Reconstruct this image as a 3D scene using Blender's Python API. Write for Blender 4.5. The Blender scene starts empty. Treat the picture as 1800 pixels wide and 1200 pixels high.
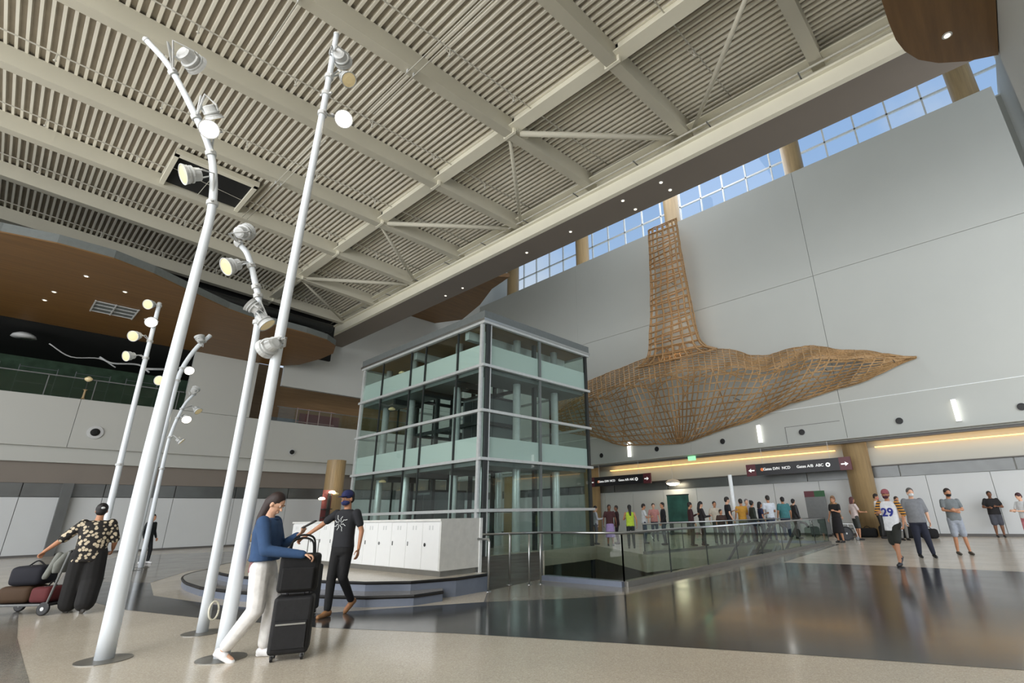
import bpy, bmesh, math, random
from mathutils import Vector, Matrix
PI = math.pi
random.seed(7)
S = bpy.context.scene
COL = S.collection

# ------------------------------------------------------------------ camera
F_PX, PITCH, ROLL, AZ = 866.9, math.radians(19.362), math.radians(-1.365), math.radians(41.211)
CX, CAM_H = 984.7, 1.35
fwd = Vector((math.cos(PITCH)*math.cos(AZ), math.cos(PITCH)*math.sin(AZ), math.sin(PITCH)))
rgt = Vector((math.sin(AZ), -math.cos(AZ), 0))
up_ = rgt.cross(fwd)
R2 = rgt*math.cos(ROLL) + up_*math.sin(ROLL)
U2 = -rgt*math.sin(ROLL) + up_*math.cos(ROLL)
cd = bpy.data.cameras.new('camera')
cam = bpy.data.objects.new('camera', cd)
COL.objects.link(cam)
m = Matrix((R2, U2, -fwd)).transposed().to_4x4()
m.translation = Vector((0, 0, CAM_H))
cam.matrix_world = m
cd.sensor_width = 36.0
cd.lens = F_PX/1800.0*36.0
cd.shift_x = (900.0-CX)/1800.0
cd.clip_end = 500
S.camera = cam

# ------------------------------------------------------------------ world: blue sky with thin clouds
w = bpy.data.worlds.new('sky')
S.world = w
w.use_nodes = True
nt = w.node_tree
nt.nodes.clear()
wo = nt.nodes.new('ShaderNodeOutputWorld')
bg = nt.nodes.new('ShaderNodeBackground')
tc = nt.nodes.new('ShaderNodeTexCoord')
sep = nt.nodes.new('ShaderNodeSeparateXYZ')
rmp = nt.nodes.new('ShaderNodeValToRGB')
rmp.color_ramp.elements[0].position = 0.0
rmp.color_ramp.elements[0].color = (0.72, 0.86, 1.0, 1)
rmp.color_ramp.elements[1].position = 0.85
rmp.color_ramp.elements[1].color = (0.26, 0.48, 0.92, 1)
no = nt.nodes.new('ShaderNodeTexNoise')
no.inputs['Scale'].default_value = 3.2
no.inputs['Detail'].default_value = 6
nr = nt.nodes.new('ShaderNodeValToRGB')
nr.color_ramp.elements[0].position = 0.45
nr.color_ramp.elements[1].position = 0.72
mx = nt.nodes.new('ShaderNodeMixRGB')
mx.inputs[2].default_value = (0.9, 0.93, 0.98, 1)
nt.links.new(tc.outputs['Generated'], sep.inputs[0])
nt.links.new(sep.outputs['Z'], rmp.inputs[0])
nt.links.new(tc.outputs['Generated'], no.inputs['Vector'])
nt.links.new(no.outputs['Fac'], nr.inputs[0])
nt.links.new(nr.outputs[0], mx.inputs[0])
nt.links.new(rmp.outputs[0], mx.inputs[1])
nt.links.new(mx.outputs[0], bg.inputs['Color'])
nt.links.new(bg.outputs[0], wo.inputs['Surface'])
bg.inputs['Strength'].default_value = 0.85


def area(name, loc, target, sx, sy, power, col):
    ld = bpy.data.lights.new(name, 'AREA')
    ld.shape = 'RECTANGLE'
    ld.size, ld.size_y = sx, sy
    ld.energy = power
    ld.color = col
    o = bpy.data.objects.new(name, ld)
    COL.objects.link(o)
    o.location = loc
    d = Vector(target)-Vector(loc)
    o.rotation_euler = d.to_track_quat('-Z', 'Y').to_euler()
    return o


# area lamp standing in for windows assumed behind the viewer, then added unseen fills
area('window_daylight', (-16, 6, 6.5), (20, 12, 5), 44, 12, 6600, (1.0, 0.995, 0.98))
area('side_fill_daylight', (6, -17, 6.5), (10, 20, 7), 34, 12, 4800, (0.98, 0.99, 1.0))  # unseen fill lamp added from the side
area('high_hall_fill', (23.5, 14, 28.4), (25.0, 14, 0), 9, 34, 3400, (0.92, 0.95, 1.0))  # fill lamp added under the high ceiling, no skylight there
area('overhead_floor_fill', (-5, 0, 13.3), (0.5, 5, 0), 14, 16, 5200, (1.0, 0.98, 0.95))  # added downward fill that brightens the near floor

S.view_settings.view_transform = 'Standard'
S.view_settings.look = 'None'
S.view_settings.gamma = 1.0
S.view_settings.use_curve_mapping = False
S.view_settings.exposure = 0.0


# ------------------------------------------------------------------ materials
def srgb(r, g, b):
    def f(c):
        c /= 255.0
        return c/12.92 if c <= 0.04045 else ((c+0.055)/1.055)**2.4
    return (f(r), f(g), f(b), 1)


def mat(name, rgb, rough=0.6, metal=0.0, var=0.06, scale=8.0, spec=0.5, bump=0.0, emit=None, est=0.0):
    m = bpy.data.materials.new(name)
    m.use_nodes = True
    n = m.node_tree.nodes
    L = m.node_tree.links
    b = n['Principled BSDF']
    c = srgb(*rgb)
    b.inputs['Roughness'].default_value = rough
    b.inputs['Metallic'].default_value = metal
    b.inputs['Specular IOR Level'].default_value = spec
    t = n.new('ShaderNodeTexCoord')
    ns = n.new('ShaderNodeTexNoise')
    ns.inputs['Scale'].default_value = scale
    ns.inputs['Detail'].default_value = 4
    L.new(t.outputs['Object'], ns.inputs['Vector'])
    r = n.new('ShaderNodeValToRGB')
    r.color_ramp.elements[0].position = 0.3
    r.color_ramp.elements[1].position = 0.7
    r.color_ramp.elements[0].color = tuple(x*(1-var) for x in c[:3])+(1,)
    r.color_ramp.elements[1].color = tuple(min(1, x*(1+var)) for x in c[:3])+(1,)
    L.new(ns.outputs['Fac'], r.inputs[0])
    L.new(r.outputs[0], b.inputs['Base Color'])
    if bump:
        bp = n.new('ShaderNodeBump')
        bp.inputs['Strength'].default_value = bump
        bp.inputs['Distance'].default_value = 0.02
        L.new(ns.outputs['Fac'], bp.inputs['Height'])
        L.new(bp.outputs[0], b.inputs['Normal'])
    if emit:
        b.inputs['Emission Color'].default_value = srgb(*emit)
        b.inputs['Emission Strength'].default_value = est
    return m


def mat_glass(name, tint, refl=1.0, rough=0.02, haze=0.0, hazecol=(0.6, 0.75, 0.72)):
    m = bpy.data.materials.new(name)
    m.use_nodes = True
    n = m.node_tree.nodes
    L = m.node_tree.links
    n.clear()
    o = n.new('ShaderNodeOutputMaterial')
    tr = n.new('ShaderNodeBsdfTransparent')
    tr.inputs[0].default_value = tint+(1,)
    gl = n.new('ShaderNodeBsdfGlossy')
    gl.inputs['Roughness'].default_value = rough
    gl.inputs[0].default_value = (refl, refl, refl, 1)
    fr = n.new('ShaderNodeFresnel')
    fr.inputs[0].default_value = 1.5
    mix = n.new('ShaderNodeMixShader')
    ge = n.new('ShaderNodeNewGeometry')
    iv = n.new('ShaderNodeMath')
    iv.operation = 'SUBTRACT'
    iv.inputs[0].default_value = 1.0
    L.new(ge.outputs['Backfacing'], iv.inputs[1])
    ml = n.new('ShaderNodeMath')
    ml.operation = 'MULTIPLY'
    L.new(fr.outputs[0], ml.inputs[0])
    L.new(iv.outputs[0], ml.inputs[1])
    L.new(ml.outputs[0], mix.inputs[0])
    if haze:
        df = n.new('ShaderNodeBsdfDiffuse')
        df.inputs[0].default_value = hazecol+(1,)
        m2 = n.new('ShaderNodeMixShader')
        m2.inputs[0].default_value = haze
        L.new(tr.outputs[0], m2.inputs[1])
        L.new(df.outputs[0], m2.inputs[2])
        L.new(m2.outputs[0], mix.inputs[1])
    else:
        L.new(tr.outputs[0], mix.inputs[1])
    L.new(gl.outputs[0], mix.inputs[2])
    L.new(mix.outputs[0], o.inputs[0])
    return m


def mat_wood(name, a, b_, axis='X', scale=1.0, rough=0.45):
    m = bpy.data.materials.new(name)
    m.use_nodes = True
    n = m.node_tree.nodes
    L = m.node_tree.links
    b = n['Principled BSDF']
    b.inputs['Roughness'].default_value = rough
    t = n.new('ShaderNodeTexCoord')
    mp = n.new('ShaderNodeMapping')
    sc = {'X': (0.35, 5, 5), 'Y': (5, 0.35, 5), 'Z': (5, 5, 0.35)}[axis]
    mp.inputs['Scale'].default_value = tuple(x*scale for x in sc)
    ns = n.new('ShaderNodeTexNoise')
    ns.inputs['Scale'].default_value = 3
    ns.inputs['Detail'].default_value = 8
    ns.inputs['Roughness'].default_value = 0.65
    r = n.new('ShaderNodeValToRGB')
    r.color_ramp.elements[0].position = 0.3
    r.color_ramp.elements[1].position = 0.7
    r.color_ramp.elements[0].color = srgb(*a)
    r.color_ramp.elements[1].color = srgb(*b_)
    L.new(t.outputs['Object'], mp.inputs[0])
    L.new(mp.outputs[0], ns.inputs['Vector'])
    L.new(ns.outputs['Fac'], r.inputs[0])
    L.new(r.outputs[0], b.inputs['Base Color'])
    return m


def mat_terrazzo(name, base, chip1, chip2, rough=0.13):
    m = bpy.data.materials.new(name)
    m.use_nodes = True
    n = m.node_tree.nodes
    L = m.node_tree.links
    b = n['Principled BSDF']
    b.inputs['Roughness'].default_value = rough
    b.inputs['Specular IOR Level'].default_value = 0.42
    t = n.new('ShaderNodeTexCoord')
    v = n.new('ShaderNodeTexVoronoi')
    v.inputs['Scale'].default_value = 95
    L.new(t.outputs['Object'], v.inputs['Vector'])
    r = n.new('ShaderNodeValToRGB')
    r.color_ramp.interpolation = 'CONSTANT'
    r.color_ramp.elements[0].position = 0
    r.color_ramp.elements[0].color = srgb(*base)
    e = r.color_ramp.elements[1]
    e.position = 0.62
    e.color = srgb(*chip1)
    e2 = r.color_ramp.elements.new(0.82)
    e2.color = srgb(*chip2)
    sp = n.new('ShaderNodeSeparateColor')
    L.new(v.outputs['Color'], sp.inputs[0])
    L.new(sp.outputs[0], r.inputs[0])
    ns = n.new('ShaderNodeTexNoise')
    ns.inputs['Scale'].default_value = 0.6
    ns.inputs['Detail'].default_value = 5
    L.new(t.outputs['Object'], ns.inputs['Vector'])
    mp = n.new('ShaderNodeMapRange')
    mp.inputs[1].default_value = 0.3
    mp.inputs[2].default_value = 0.7
    mp.inputs[3].default_value = 0.92
    mp.inputs[4].default_value = 1.06
    L.new(ns.outputs['Fac'], mp.inputs[0])
    mu = n.new('ShaderNodeMixRGB')
    mu.blend_type = 'MULTIPLY'
    mu.inputs[0].default_value = 1
    L.new(r.outputs[0], mu.inputs[1])
    L.new(mp.outputs[0], mu.inputs[2])
    L.new(mu.outputs[0], b.inputs['Base Color'])
    n2 = n.new('ShaderNodeTexNoise')
    n2.inputs['Scale'].default_value = 1.3
    L.new(t.outputs['Object'], n2.inputs['Vector'])
    m3 = n.new('ShaderNodeMapRange')
    m3.inputs[3].default_value = rough*0.7
    m3.inputs[4].default_value = rough*1.5
    L.new(n2.outputs['Fac'], m3.inputs[0])
    L.new(m3.outputs[0], b.inputs['Roughness'])
    return m


def mat_blobs(name, dark, light, scale=9, thr=0.42):
    m = mat(name, dark, 0.8)
    n = m.node_tree.nodes
    L = m.node_tree.links
    t = n.new('ShaderNodeTexCoord')
    v = n.new('ShaderNodeTexVoronoi')
    v.inputs['Scale'].default_value = scale
    L.new(t.outputs['Object'], v.inputs['Vector'])
    r = n.new('ShaderNodeValToRGB')
    r.color_ramp.elements[0].position = thr
    r.color_ramp.elements[0].color = srgb(*light)
    r.color_ramp.elements[1].position = thr+0.07
    r.color_ramp.elements[1].color = srgb(*dark)
    L.new(v.outputs['Distance'], r.inputs[0])
    L.new(r.outputs[0], n['Principled BSDF'].inputs['Base Color'])
    return m


def mat_stripes(name, cols, scale, axis='Z'):
    m = mat(name, cols[0], 0.8)
    n = m.node_tree.nodes
    L = m.node_tree.links
    t = n.new('ShaderNodeTexCoord')
    wv = n.new('ShaderNodeTexWave')
    wv.bands_direction = axis
    wv.inputs['Scale'].default_value = scale
    r = n.new('ShaderNodeValToRGB')
    r.color_ramp.interpolation = 'CONSTANT'
    r.color_ramp.elements[0].color = srgb(*cols[0])
    r.color_ramp.elements[1].position = 0.5
    r.color_ramp.elements[1].color = srgb(*cols[1])
    L.new(t.outputs['Object'], wv.inputs['Vector'])
    L.new(wv.outputs['Fac'], r.inputs[0])
    L.new(r.outputs[0], n['Principled BSDF'].inputs['Base Color'])
    return m


M = {}
M['white_wall'] = mat('painted_white_wall', (184, 186, 181), 0.7, var=0.015, scale=0.5)
M['grey_wall'] = mat('painted_grey_wall', (186, 187, 182), 0.7, var=0.015, scale=0.5)
M['hoarding'] = mat('white_hoarding', (204, 207, 208), 0.6, var=0.02, scale=0.7)
M['reveal'] = mat('white_reveal', (235, 238, 238), 0.5)
M['dark_line'] = mat('dark_joint', (150, 150, 150), 0.8)
M['transom'] = mat('grey_metal_transom', (108, 110, 110), 0.35, 0.55, var=0.08, scale=1.5)
M['base'] = mat('grey_baseboard', (96, 94, 92), 0.5)
M['floor'] = mat_terrazzo('beige_terrazzo', (199, 189, 172), (188, 178, 162), (210, 201, 185), 0.17)
M['floor_dark'] = mat_terrazzo('grey_terrazzo', (56, 58, 60), (47, 49, 51), (66, 67, 68), 0.13)
M['floor_mid'] = mat_terrazzo('brown_grey_terrazzo', (132, 126, 116), (116, 110, 101), (146, 140, 130), 0.13)
M['floor_brown'] = mat_terrazzo('dark_brown_terrazzo', (70, 62, 55), (60, 53, 48), (82, 74, 66), 0.35)
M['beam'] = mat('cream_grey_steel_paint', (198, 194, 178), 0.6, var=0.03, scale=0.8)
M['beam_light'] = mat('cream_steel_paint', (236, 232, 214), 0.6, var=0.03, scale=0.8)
M['rib'] = mat('white_deck_rib', (236, 232, 218), 0.6, var=0.03, scale=1)
M['flute'] = mat('perforated_deck_flute', (168, 160, 146), 0.9, var=0.08, scale=2)
M['notch'] = mat('deck_flute_end_shade', (45, 42, 38), 0.9)  # dark colour standing for shade inside the flutes
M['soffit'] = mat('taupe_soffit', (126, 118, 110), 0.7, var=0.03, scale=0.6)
M['wood_ceil'] = mat_wood('brown_wood_ceiling', (104, 74, 38), (126, 92, 50), 'X', 0.35)
M['wood_col'] = mat_wood('tan_wood_column', (158, 134, 98), (182, 156, 114), 'Z', 0.6)
M['wood_wall'] = mat_wood('brown_wood_wall', (134, 102, 66), (154, 120, 80), 'X', 0.5)
M['rattan'] = mat_wood('rattan_strip', (134, 102, 64), (192, 156, 110), 'X', 1.0, 0.6)
M['pole'] = mat('pale_pole_paint', (222, 228, 234), 0.3, var=0.02, scale=2)
M['fixture'] = mat('light_grey_fixture', (196, 198, 198), 0.45)
M['fixture_dark'] = mat('fixture_inner_grey', (110, 112, 112), 0.5)
M['lens_on'] = mat('lit_lamp_lens', (255, 246, 225), 0.4, emit=(255, 238, 205), est=14)
M['lens_warm'] = mat('dim_lamp_lens', (228, 210, 165), 0.4, emit=(250, 225, 170), est=0.15)
M['steel'] = mat('brushed_stainless', (186, 188, 188), 0.28, 0.9, var=0.04, scale=6)
M['mullion'] = mat('pale_aluminium_mullion', (206, 210, 210), 0.35, 0.3)
M['mullion_dark'] = mat('dark_glazing_joint', (42, 46, 46), 0.5)
M['glass'] = mat_glass('green_tinted_glass', (0.88, 0.94, 0.92), 1.0)
M['glass_clear'] = mat_glass('clear_window_glass', (0.94, 0.97, 0.98), 0.7)
M['glass_spandrel'] = mat_glass('frosted_spandrel_glass', (0.88, 0.93, 0.92), 0.8, 0.1, 0.8, (0.80, 0.84, 0.83))
M['glass_rail'] = mat_glass('balustrade_glass', (0.84, 0.9, 0.87), 1.0)
M['glass_green'] = mat_glass('dark_green_glass', (0.5, 0.62, 0.54), 0.8, 0.05, 0.15, (0.08, 0.12, 0.09))
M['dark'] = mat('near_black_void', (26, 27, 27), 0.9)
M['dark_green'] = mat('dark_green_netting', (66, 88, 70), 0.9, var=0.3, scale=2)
M['dark_steel'] = mat('dark_steel', (58, 60, 60), 0.5, 0.3)
M['mid_steel'] = mat('mid_grey_steel', (112, 118, 118), 0.5, 0.2)
M['cream'] = mat('cream_panel', (150, 147, 128), 0.6)
M['black'] = mat('black_nosing', (18, 18, 20), 0.5)
M['riser'] = mat('blue_grey_riser', (112, 120, 136), 0.35, var=0.05)
M['locker'] = mat('white_locker', (226, 227, 226), 0.4, var=0.01)
M['locker_top'] = mat('locker_top_trim', (212, 212, 208), 0.4)
M['plinth'] = mat('stainless_plinth', (140, 138, 132), 0.35, 0.7)
M['cove'] = mat('warm_cove_light', (255, 205, 130), 0.5, emit=(255, 196, 112), est=2.6)
M['sconce'] = mat('white_wall_light', (255, 255, 250), 0.5, emit=(250, 248, 240), est=2.2)
M['downlight'] = mat('small_downlight', (255, 250, 235), 0.5, emit=(255, 240, 210), est=2.5)
M['sign_black'] = mat('sign_black_panel', (22, 20, 26), 0.4)
M['sign_red'] = mat('sign_maroon_panel', (92, 34, 44), 0.4)
M['sign_white'] = mat('sign_white_letters', (240, 240, 238), 0.5, emit=(240, 240, 238), est=0.6)
M['sign_orange'] = mat('sign_orange_disc', (214, 120, 70), 0.5, emit=(214, 120, 70), est=0.3)
M['exit_green'] = mat('exit_sign_green', (150, 220, 170), 0.5, emit=(150, 230, 175), est=1.0)
M['poster'] = mat('green_poster', (50, 98, 88), 0.5, var=0.4, scale=1.2)
M['poster_red'] = mat('dark_red_poster', (90, 34, 44), 0.5)
M['poster_green'] = mat('bright_green_poster', (30, 84, 44), 0.5)
M['pipe'] = mat('pale_sprinkler_pipe', (198, 195, 184), 0.5)


# ------------------------------------------------------------------ mesh helpers
def link(name, bm, mt, parent=None, smooth=False, recalc=True):
    if recalc:
        bmesh.ops.recalc_face_normals(bm, faces=bm.faces)
    me = bpy.data.meshes.new(name)
    bm.to_mesh(me)
    bm.free()
    mts = mt if isinstance(mt, (list, tuple)) else [mt]
    for x in mts:
        me.materials.append(M[x] if isinstance(x, str) else x)
    if smooth:
        for p in me.polygons:
            p.use_smooth = True
    o = bpy.data.objects.new(name, me)
    COL.objects.link(o)
    if parent:
        o.parent = parent
    return o


def empty(name, loc=(0, 0, 0), rz=0.0, kind=None):
    o = bpy.data.objects.new(name, None)
    o.empty_display_size = 0.2
    COL.objects.link(o)
    o.location = loc
    o.rotation_euler = (0, 0, rz)
    if kind:
        o['kind'] = kind
    return o


def tag(o, label, cat, group=None):
    o['label'] = label
    o['category'] = cat
    if group:
        o['group'] = group
    return o


def struct(o):
    o['kind'] = 'structure'
    return o


def box(bm, x0, x1, y0, y1, z0, z1, mi=0, M4=None):
    vs = [bm.verts.new((x, y, z)) for z in (z0, z1) for y in (y0, y1) for x in (x0, x1)]
    for f in ((0, 2, 3, 1), (4, 5, 7, 6), (0, 1, 5, 4), (2, 6, 7, 3), (1, 3, 7, 5), (0, 4, 6, 2)):
        fc = bm.faces.new([vs[i] for i in f])
        fc.material_index = mi
    if M4 is not None:
        for v in vs:
            v.co = M4 @ v.co
    return vs


def bx(x0, x1, y0, y1, z0, z1):
    bm = bmesh.new()
    box(bm, x0, x1, y0, y1, z0, z1)
    return bm


def prism(bm, poly, z0, z1, mi=0):
    n = len(poly)
    a = [bm.verts.new((p[0], p[1], z0)) for p in poly]
    b = [bm.verts.new((p[0], p[1], z1)) for p in poly]
    bm.faces.new(a[::-1]).material_index = mi
    bm.faces.new(b).material_index = mi
    for i in range(n):
        j = (i+1) % n
        bm.faces.new((a[i], a[j], b[j], b[i])).material_index = mi


def frame_from(d):
    d = d.normalized()
    u = Vector((0, 0, 1)) if abs(d.z) < 0.95 else Vector((1, 0, 0))
    a = d.cross(u).normalized()
    return a, a.cross(d).normalized()


def tube(bm, pts, r, seg=8, caps=True, mi=0):
    pts = [Vector(p) for p in pts]
    n = len(pts)
    rs = r if isinstance(r, (list, tuple)) else [r]*n
    rings = []
    a0 = None
    for i, p in enumerate(pts):
        d = (pts[min(i+1, n-1)]-pts[max(i-1, 0)])
        if d.length < 1e-9:
            d = Vector((0, 0, 1))
        d.normalize()
        if a0 is None:
            a0, _ = frame_from(d)
        a0 = (a0 - d*a0.dot(d))
        if a0.length < 1e-6:
            a0, _ = frame_from(d)
        a0.normalize()
        b0 = d.cross(a0)
        rings.append([bm.verts.new(p + (a0*math.cos(2*PI*k/seg)+b0*math.sin(2*PI*k/seg))*rs[i]) for k in range(seg)])
    for i in range(n-1):
        for k in range(seg):
            f = bm.faces.new((rings[i][k], rings[i][(k+1) % seg], rings[i+1][(k+1) % seg], rings[i+1][k]))
            f.material_index = mi
    if caps:
        bm.faces.new(rings[0][::-1]).material_index = mi
        bm.faces.new(rings[-1]).material_index = mi


def tb(pts, r, seg=8):
    bm = bmesh.new()
    tube(bm, pts, r, seg)
    return bm


def lathe(bm, prof, seg=20, M4=None, mi=0):
    """prof: list of (r,z) revolved about z, closed with caps"""
    rings = []
    for r, z in prof:
        rings.append([bm.verts.new(Vector((r*math.cos(2*PI*k/seg), r*math.sin(2*PI*k/seg), z))) for k in range(seg)])
    for i in range(len(prof)-1):
        for k in range(seg):
            f = bm.faces.new((rings[i][k], rings[i][(k+1) % seg], rings[i+1][(k+1) % seg], rings[i+1][k]))
            f.material_index = mi
    bm.faces.new(rings[0][::-1]).material_index = mi
    bm.faces.new(rings[-1]).material_index = mi
    if M4 is not None:
        for rg in rings:
            for v in rg:
                v.co = M4 @ v.co


def lt(prof, seg=20, M4=None):
    bm = bmesh.new()
    lathe(bm, prof, seg, M4)
    return bm


def aim(loc, d):
    """matrix whose +Z points along d at loc"""
    q = Vector(d).to_track_quat('Z', 'Y')
    mm = q.to_matrix().to_4x4()
    mm.translation = Vector(loc)
    return mm


def smooth_path(pts, n=8):
    """Catmull-Rom through pts"""
    P = [Vector(p) for p in pts]
    P = [P[0]*2-P[1]]+P+[P[-1]*2-P[-2]]
    out = []
    for i in range(1, len(P)-2):
        for k in range(n):
            t = k/n
            a, b, c, d = P[i-1], P[i], P[i+1], P[i+2]
            out.append(0.5*((2*b)+(c-a)*t+(2*a-5*b+4*c-d)*t*t+(3*b-a-3*c+d)*t*t*t))
    out.append(P[-2])
    return out

# ================================================================== SETTING
WELL = [(8.9, 6.35), (23.3, 6.4), (23.3, 8.2), (15.6, 10.0), (19.0, 14.75), (15.6, 14.75), (8.9, 8.45)]


def fill_poly(outer, hole, z):
    bm = bmesh.new()
    es = []
    for lp in (outer, hole):
        if not lp:
            continue
        vs = [bm.verts.new((p[0], p[1], z)) for p in lp]
        for i in range(len(vs)):
            es.append(bm.edges.new((vs[i], vs[(i+1) % len(vs)])))
    bmesh.ops.triangle_fill(bm, edges=es, use_beauty=True, use_dissolve=False)
    for f in bm.faces:
        if f.normal.z < 0:
            f.normal_flip()
    return bm


fl = struct(link('floor', fill_poly([(-18, -18), (31, -18), (31, 37), (-18, 37)], WELL, 0.0), 'floor', recalc=False))


def floor_patch(name, poly, mt, z):
    bm = fill_poly(poly, None, z)
    return struct(link(name, bm, mt, recalc=False))


floor_patch('floor_band', [(1.87, 13.53), (2.11, 11.7), (2.62, 9.83), (3.43, 7.42), (4.3, 5.6), (5.1, 3.61), (5.72, 2.01), (6.32, .33),
                           (7.8, -5), (15.2, -5), (14.97, .31), (15.09, 3.55), (14.86, 5.2), (11.4, 5.45), (7.96, 5.58), (7.09, 6.15),
                           (6.04, 7.13), (4.9, 7.88), (3.9, 8.5), (3.2, 11), (2.8, 13.5), (3.3, 16.5), (2.6, 18)], 'floor_dark', 0.002)
floor_patch('floor_band', [(-6, 4), (0.66, 5.5), (0.71, 7.2), (0.73, 8.5), (0.76, 10.2), (0.86, 12.3), (0.99, 14.6), (-6, 14.6)], 'floor_mid', 0.002)
floor_patch('floor_band', [(6.04, 7.13), (7.09, 6.15), (7.96, 5.58), (11.4, 5.45), (14.86, 5.2), (23.3, 5.8), (23.3, 6.1), (8.7, 6.05),
                           (8.6, 8.4), (6.95, 8.1)], 'floor_mid', 0.003)
floor_patch('floor_band', [(6.95, 8.1), (8.6, 8.4), (8.9, 8.47), (15.4, 14.7), (12.3, 14.8), (9.5, 14.8), (7.4, 9.2)], 'floor_brown', 0.005)
floor_patch('floor_band', [(1.87, 13.6), (2.6, 18), (3.3, 16.5), (4.8, 19.5), (8, 20), (9, 30), (5, 32), (2.5, 24), (1.6, 17)], 'floor_mid', 0.003)

# --- the well in the floor and the level below
bm = bmesh.new()
n = len(WELL)
for i in range(n):
    a, b = WELL[i], WELL[(i+1) % n]
    vs = [bm.verts.new((a[0], a[1], 0)), bm.verts.new((b[0], b[1], 0)), bm.verts.new((b[0], b[1], -0.55)), bm.verts.new((a[0], a[1], -0.55))]
    bm.faces.new(vs)
well = struct(link('trim_1', bm, 'cream', recalc=False))
struct(link('floor_lower', bx(4, 27, 2, 19, -4.9, -4.8), 'floor_mid'))
for nm, b in (('wall_lower_front', (4, 4.2, 2, 19)), ('wall_lower_back', (26.8, 27, 2, 19)), ('wall_lower_near', (4, 27, 2, 2.2)), ('wall_lower_far', (4, 27, 18.8, 19))):
    struct(link(nm, bx(b[0], b[1], b[2], b[3], -4.8, -0.56), 'cream'))
for x in (10.5, 15.5, 20.5):
    area('lower_level_light', (x, 4.5, -0.7), (x, 7.5, -4.8), 3, 1.0, 25, (1, 0.95, 0.85))

# --- big wall on the right (hung in front of the wooden columns)
wr = empty('wall_right', (29, 16, 4.6), kind='structure')


def rel(o, root):
    o.matrix_parent_inverse = Matrix.Translation(-root.location)
    return o


ys = [-3.8, 5.9, 14.7, 23.5, 32.3, 36.0]
zs = [4.6, 6.6, 14.02, 21.2]
g = 0.012
for i in range(5):
    for j in range(3):
        rel(link('panel', bx(29, 29.35, ys[i]+(g if i == 1 else .004), ys[i+1]-(g if i == 0 else .004), zs[j]+g, zs[j+1]-g), 'white_wall', wr), wr)
rel(link('panel_backing', bx(29.05, 29.3, -3.75, 36, 4.62, 21.15), 'dark_line', wr), wr)
rel(link('reveal_strip', bx(28.97, 29.2, -3.8, 36, 6.585, 6.615), 'reveal', wr), wr)
rel(link('bottom_edge', bx(28.98, 29.36, -3.8, 36, 4.5, 4.6), 'base', wr), wr)
# recessed wall under it
rw = empty('wall_right_lower', (30.5, 16, 0), kind='structure')
y = -9.0
while y < 36:
    y2 = min(y+2.44, 36)
    rel(link('hoarding_panel', bx(30.5, 30.56, y+.012, y2-.012, 0.12, 2.78), 'hoarding', rw), rw)
    y = y2
rel(link('backing', bx(30.57, 30.8, -9, 36, 0, 6), 'grey_wall', rw), rw)
rel(link('baseboard', bx(30.46, 30.57, -9, 36, 0, 0.12), 'base', rw), rw)
y = -9.0
while y < 36:
    y2 = min(y+4.4, 36)
    rel(link('transom_panel', bx(30.47, 30.57, y+.03, y2-.03, 2.8, 3.36), 'transom', rw), rw)
    y = y2
rel(link('bulkhead', bx(30.35, 30.57, -9, 36, 3.38, 4.3), 'white_wall', rw), rw)
rel(link('bulkhead_edge', bx(30.3, 30.58, -9, 36, 3.34, 3.385), 'base', rw), rw)
struct(link('ceiling_soffit', bx(28.5, 30.8, -9, 36, 4.66, 4.72), 'white_wall'))
for ya, yb in ((-8.5, 5.0), (6.9, 21.9)):
    cv = link('cove_light', bx(30.2, 30.34, ya, yb, 4.28, 4.32), 'cove')
    tag(cv, 'long warm strip light in the slot above the bulkhead, %s wooden column' % ('right of the big' if ya < 0 else 'left of the big'), 'strip light', 'warm strip lights under the big wall')
    area('cove_glow', (30.0, (ya+yb)/2, 4.5), (30.4, (ya+yb)/2, 3.6), 0.2, yb-ya, 34, (1, .72, .38)).rotation_euler = (0, math.radians(-40), 0)

# wall further right and near, with its edge
struct(link('wall_near_right', bx(-8, 13.66, -2.75, -2.12, 0, 24), 'grey_wall'))
struct(link('wall_right_end', bx(29.6, 34, -9.0, -4.6, 0, 24), 'grey_wall'))

# --- clerestory
cl = empty('window_1', (33.5, 16, 23), kind='structure')
rel(link('sill_wall', bx(33.4, 33.7, -12, 46, 18, 23.4), 'white_wall', cl), cl)
for z in (23.45, 25.45, 27.2, 28.9):
    rel(link('window_rail', bx(33.42, 33.56, -12, 46, z-.06, z+.06), 'reveal', cl), cl)
y = 0.6-1.87*7
k = 0
while y < 45:
    rel(link('window_mullion', bx(33.42, 33.56, y-.05, y+.05, 23.4, 29), 'reveal', cl), cl)
    rel(link('window_pane', bx(33.5, 33.52, y+.05, y+1.82, 23.5, 28.9), 'glass_clear', cl), cl)
    y += 1.87
    k += 1
struct(link('ceiling_high', bx(15.5, 34, -12, 46, 29.0, 29.3), 'white_wall'))
struct(link('wall_high', bx(15.5, 15.8, -12, 46, 14.0, 29), 'grey_wall'))

# --- wooden structural columns behind the big wall and on the left
for k in range(-1, 4):
    yy = 5.9+8.8*k
    o = struct(link('trim_column', lt([(0.58, 4.73 if k == 1 else 0), (0.58, 27.5)], 28, Matrix.Translation((30.05, yy, 0))), 'wood_col', smooth=False))
    for p in o.data.polygons:
        p.use_smooth = len(p.vertices) == 4
o = struct(link('trim_column', lt([(0.6, 0), (0.6, 5.2)], 28, Matrix.Translation((15.7, 34.3, 0))), 'wood_col'))

# --- left wall (plane Y=36)
wl = empty('wall_left', (5, 36, 0), kind='structure')


def WL(name, x0, x1, y0, y1, z0, z1, mt='grey_wall'):
    return rel(link(name, bx(x0, x1, y0, y1, z0, z1), mt, wl), wl)


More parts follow.
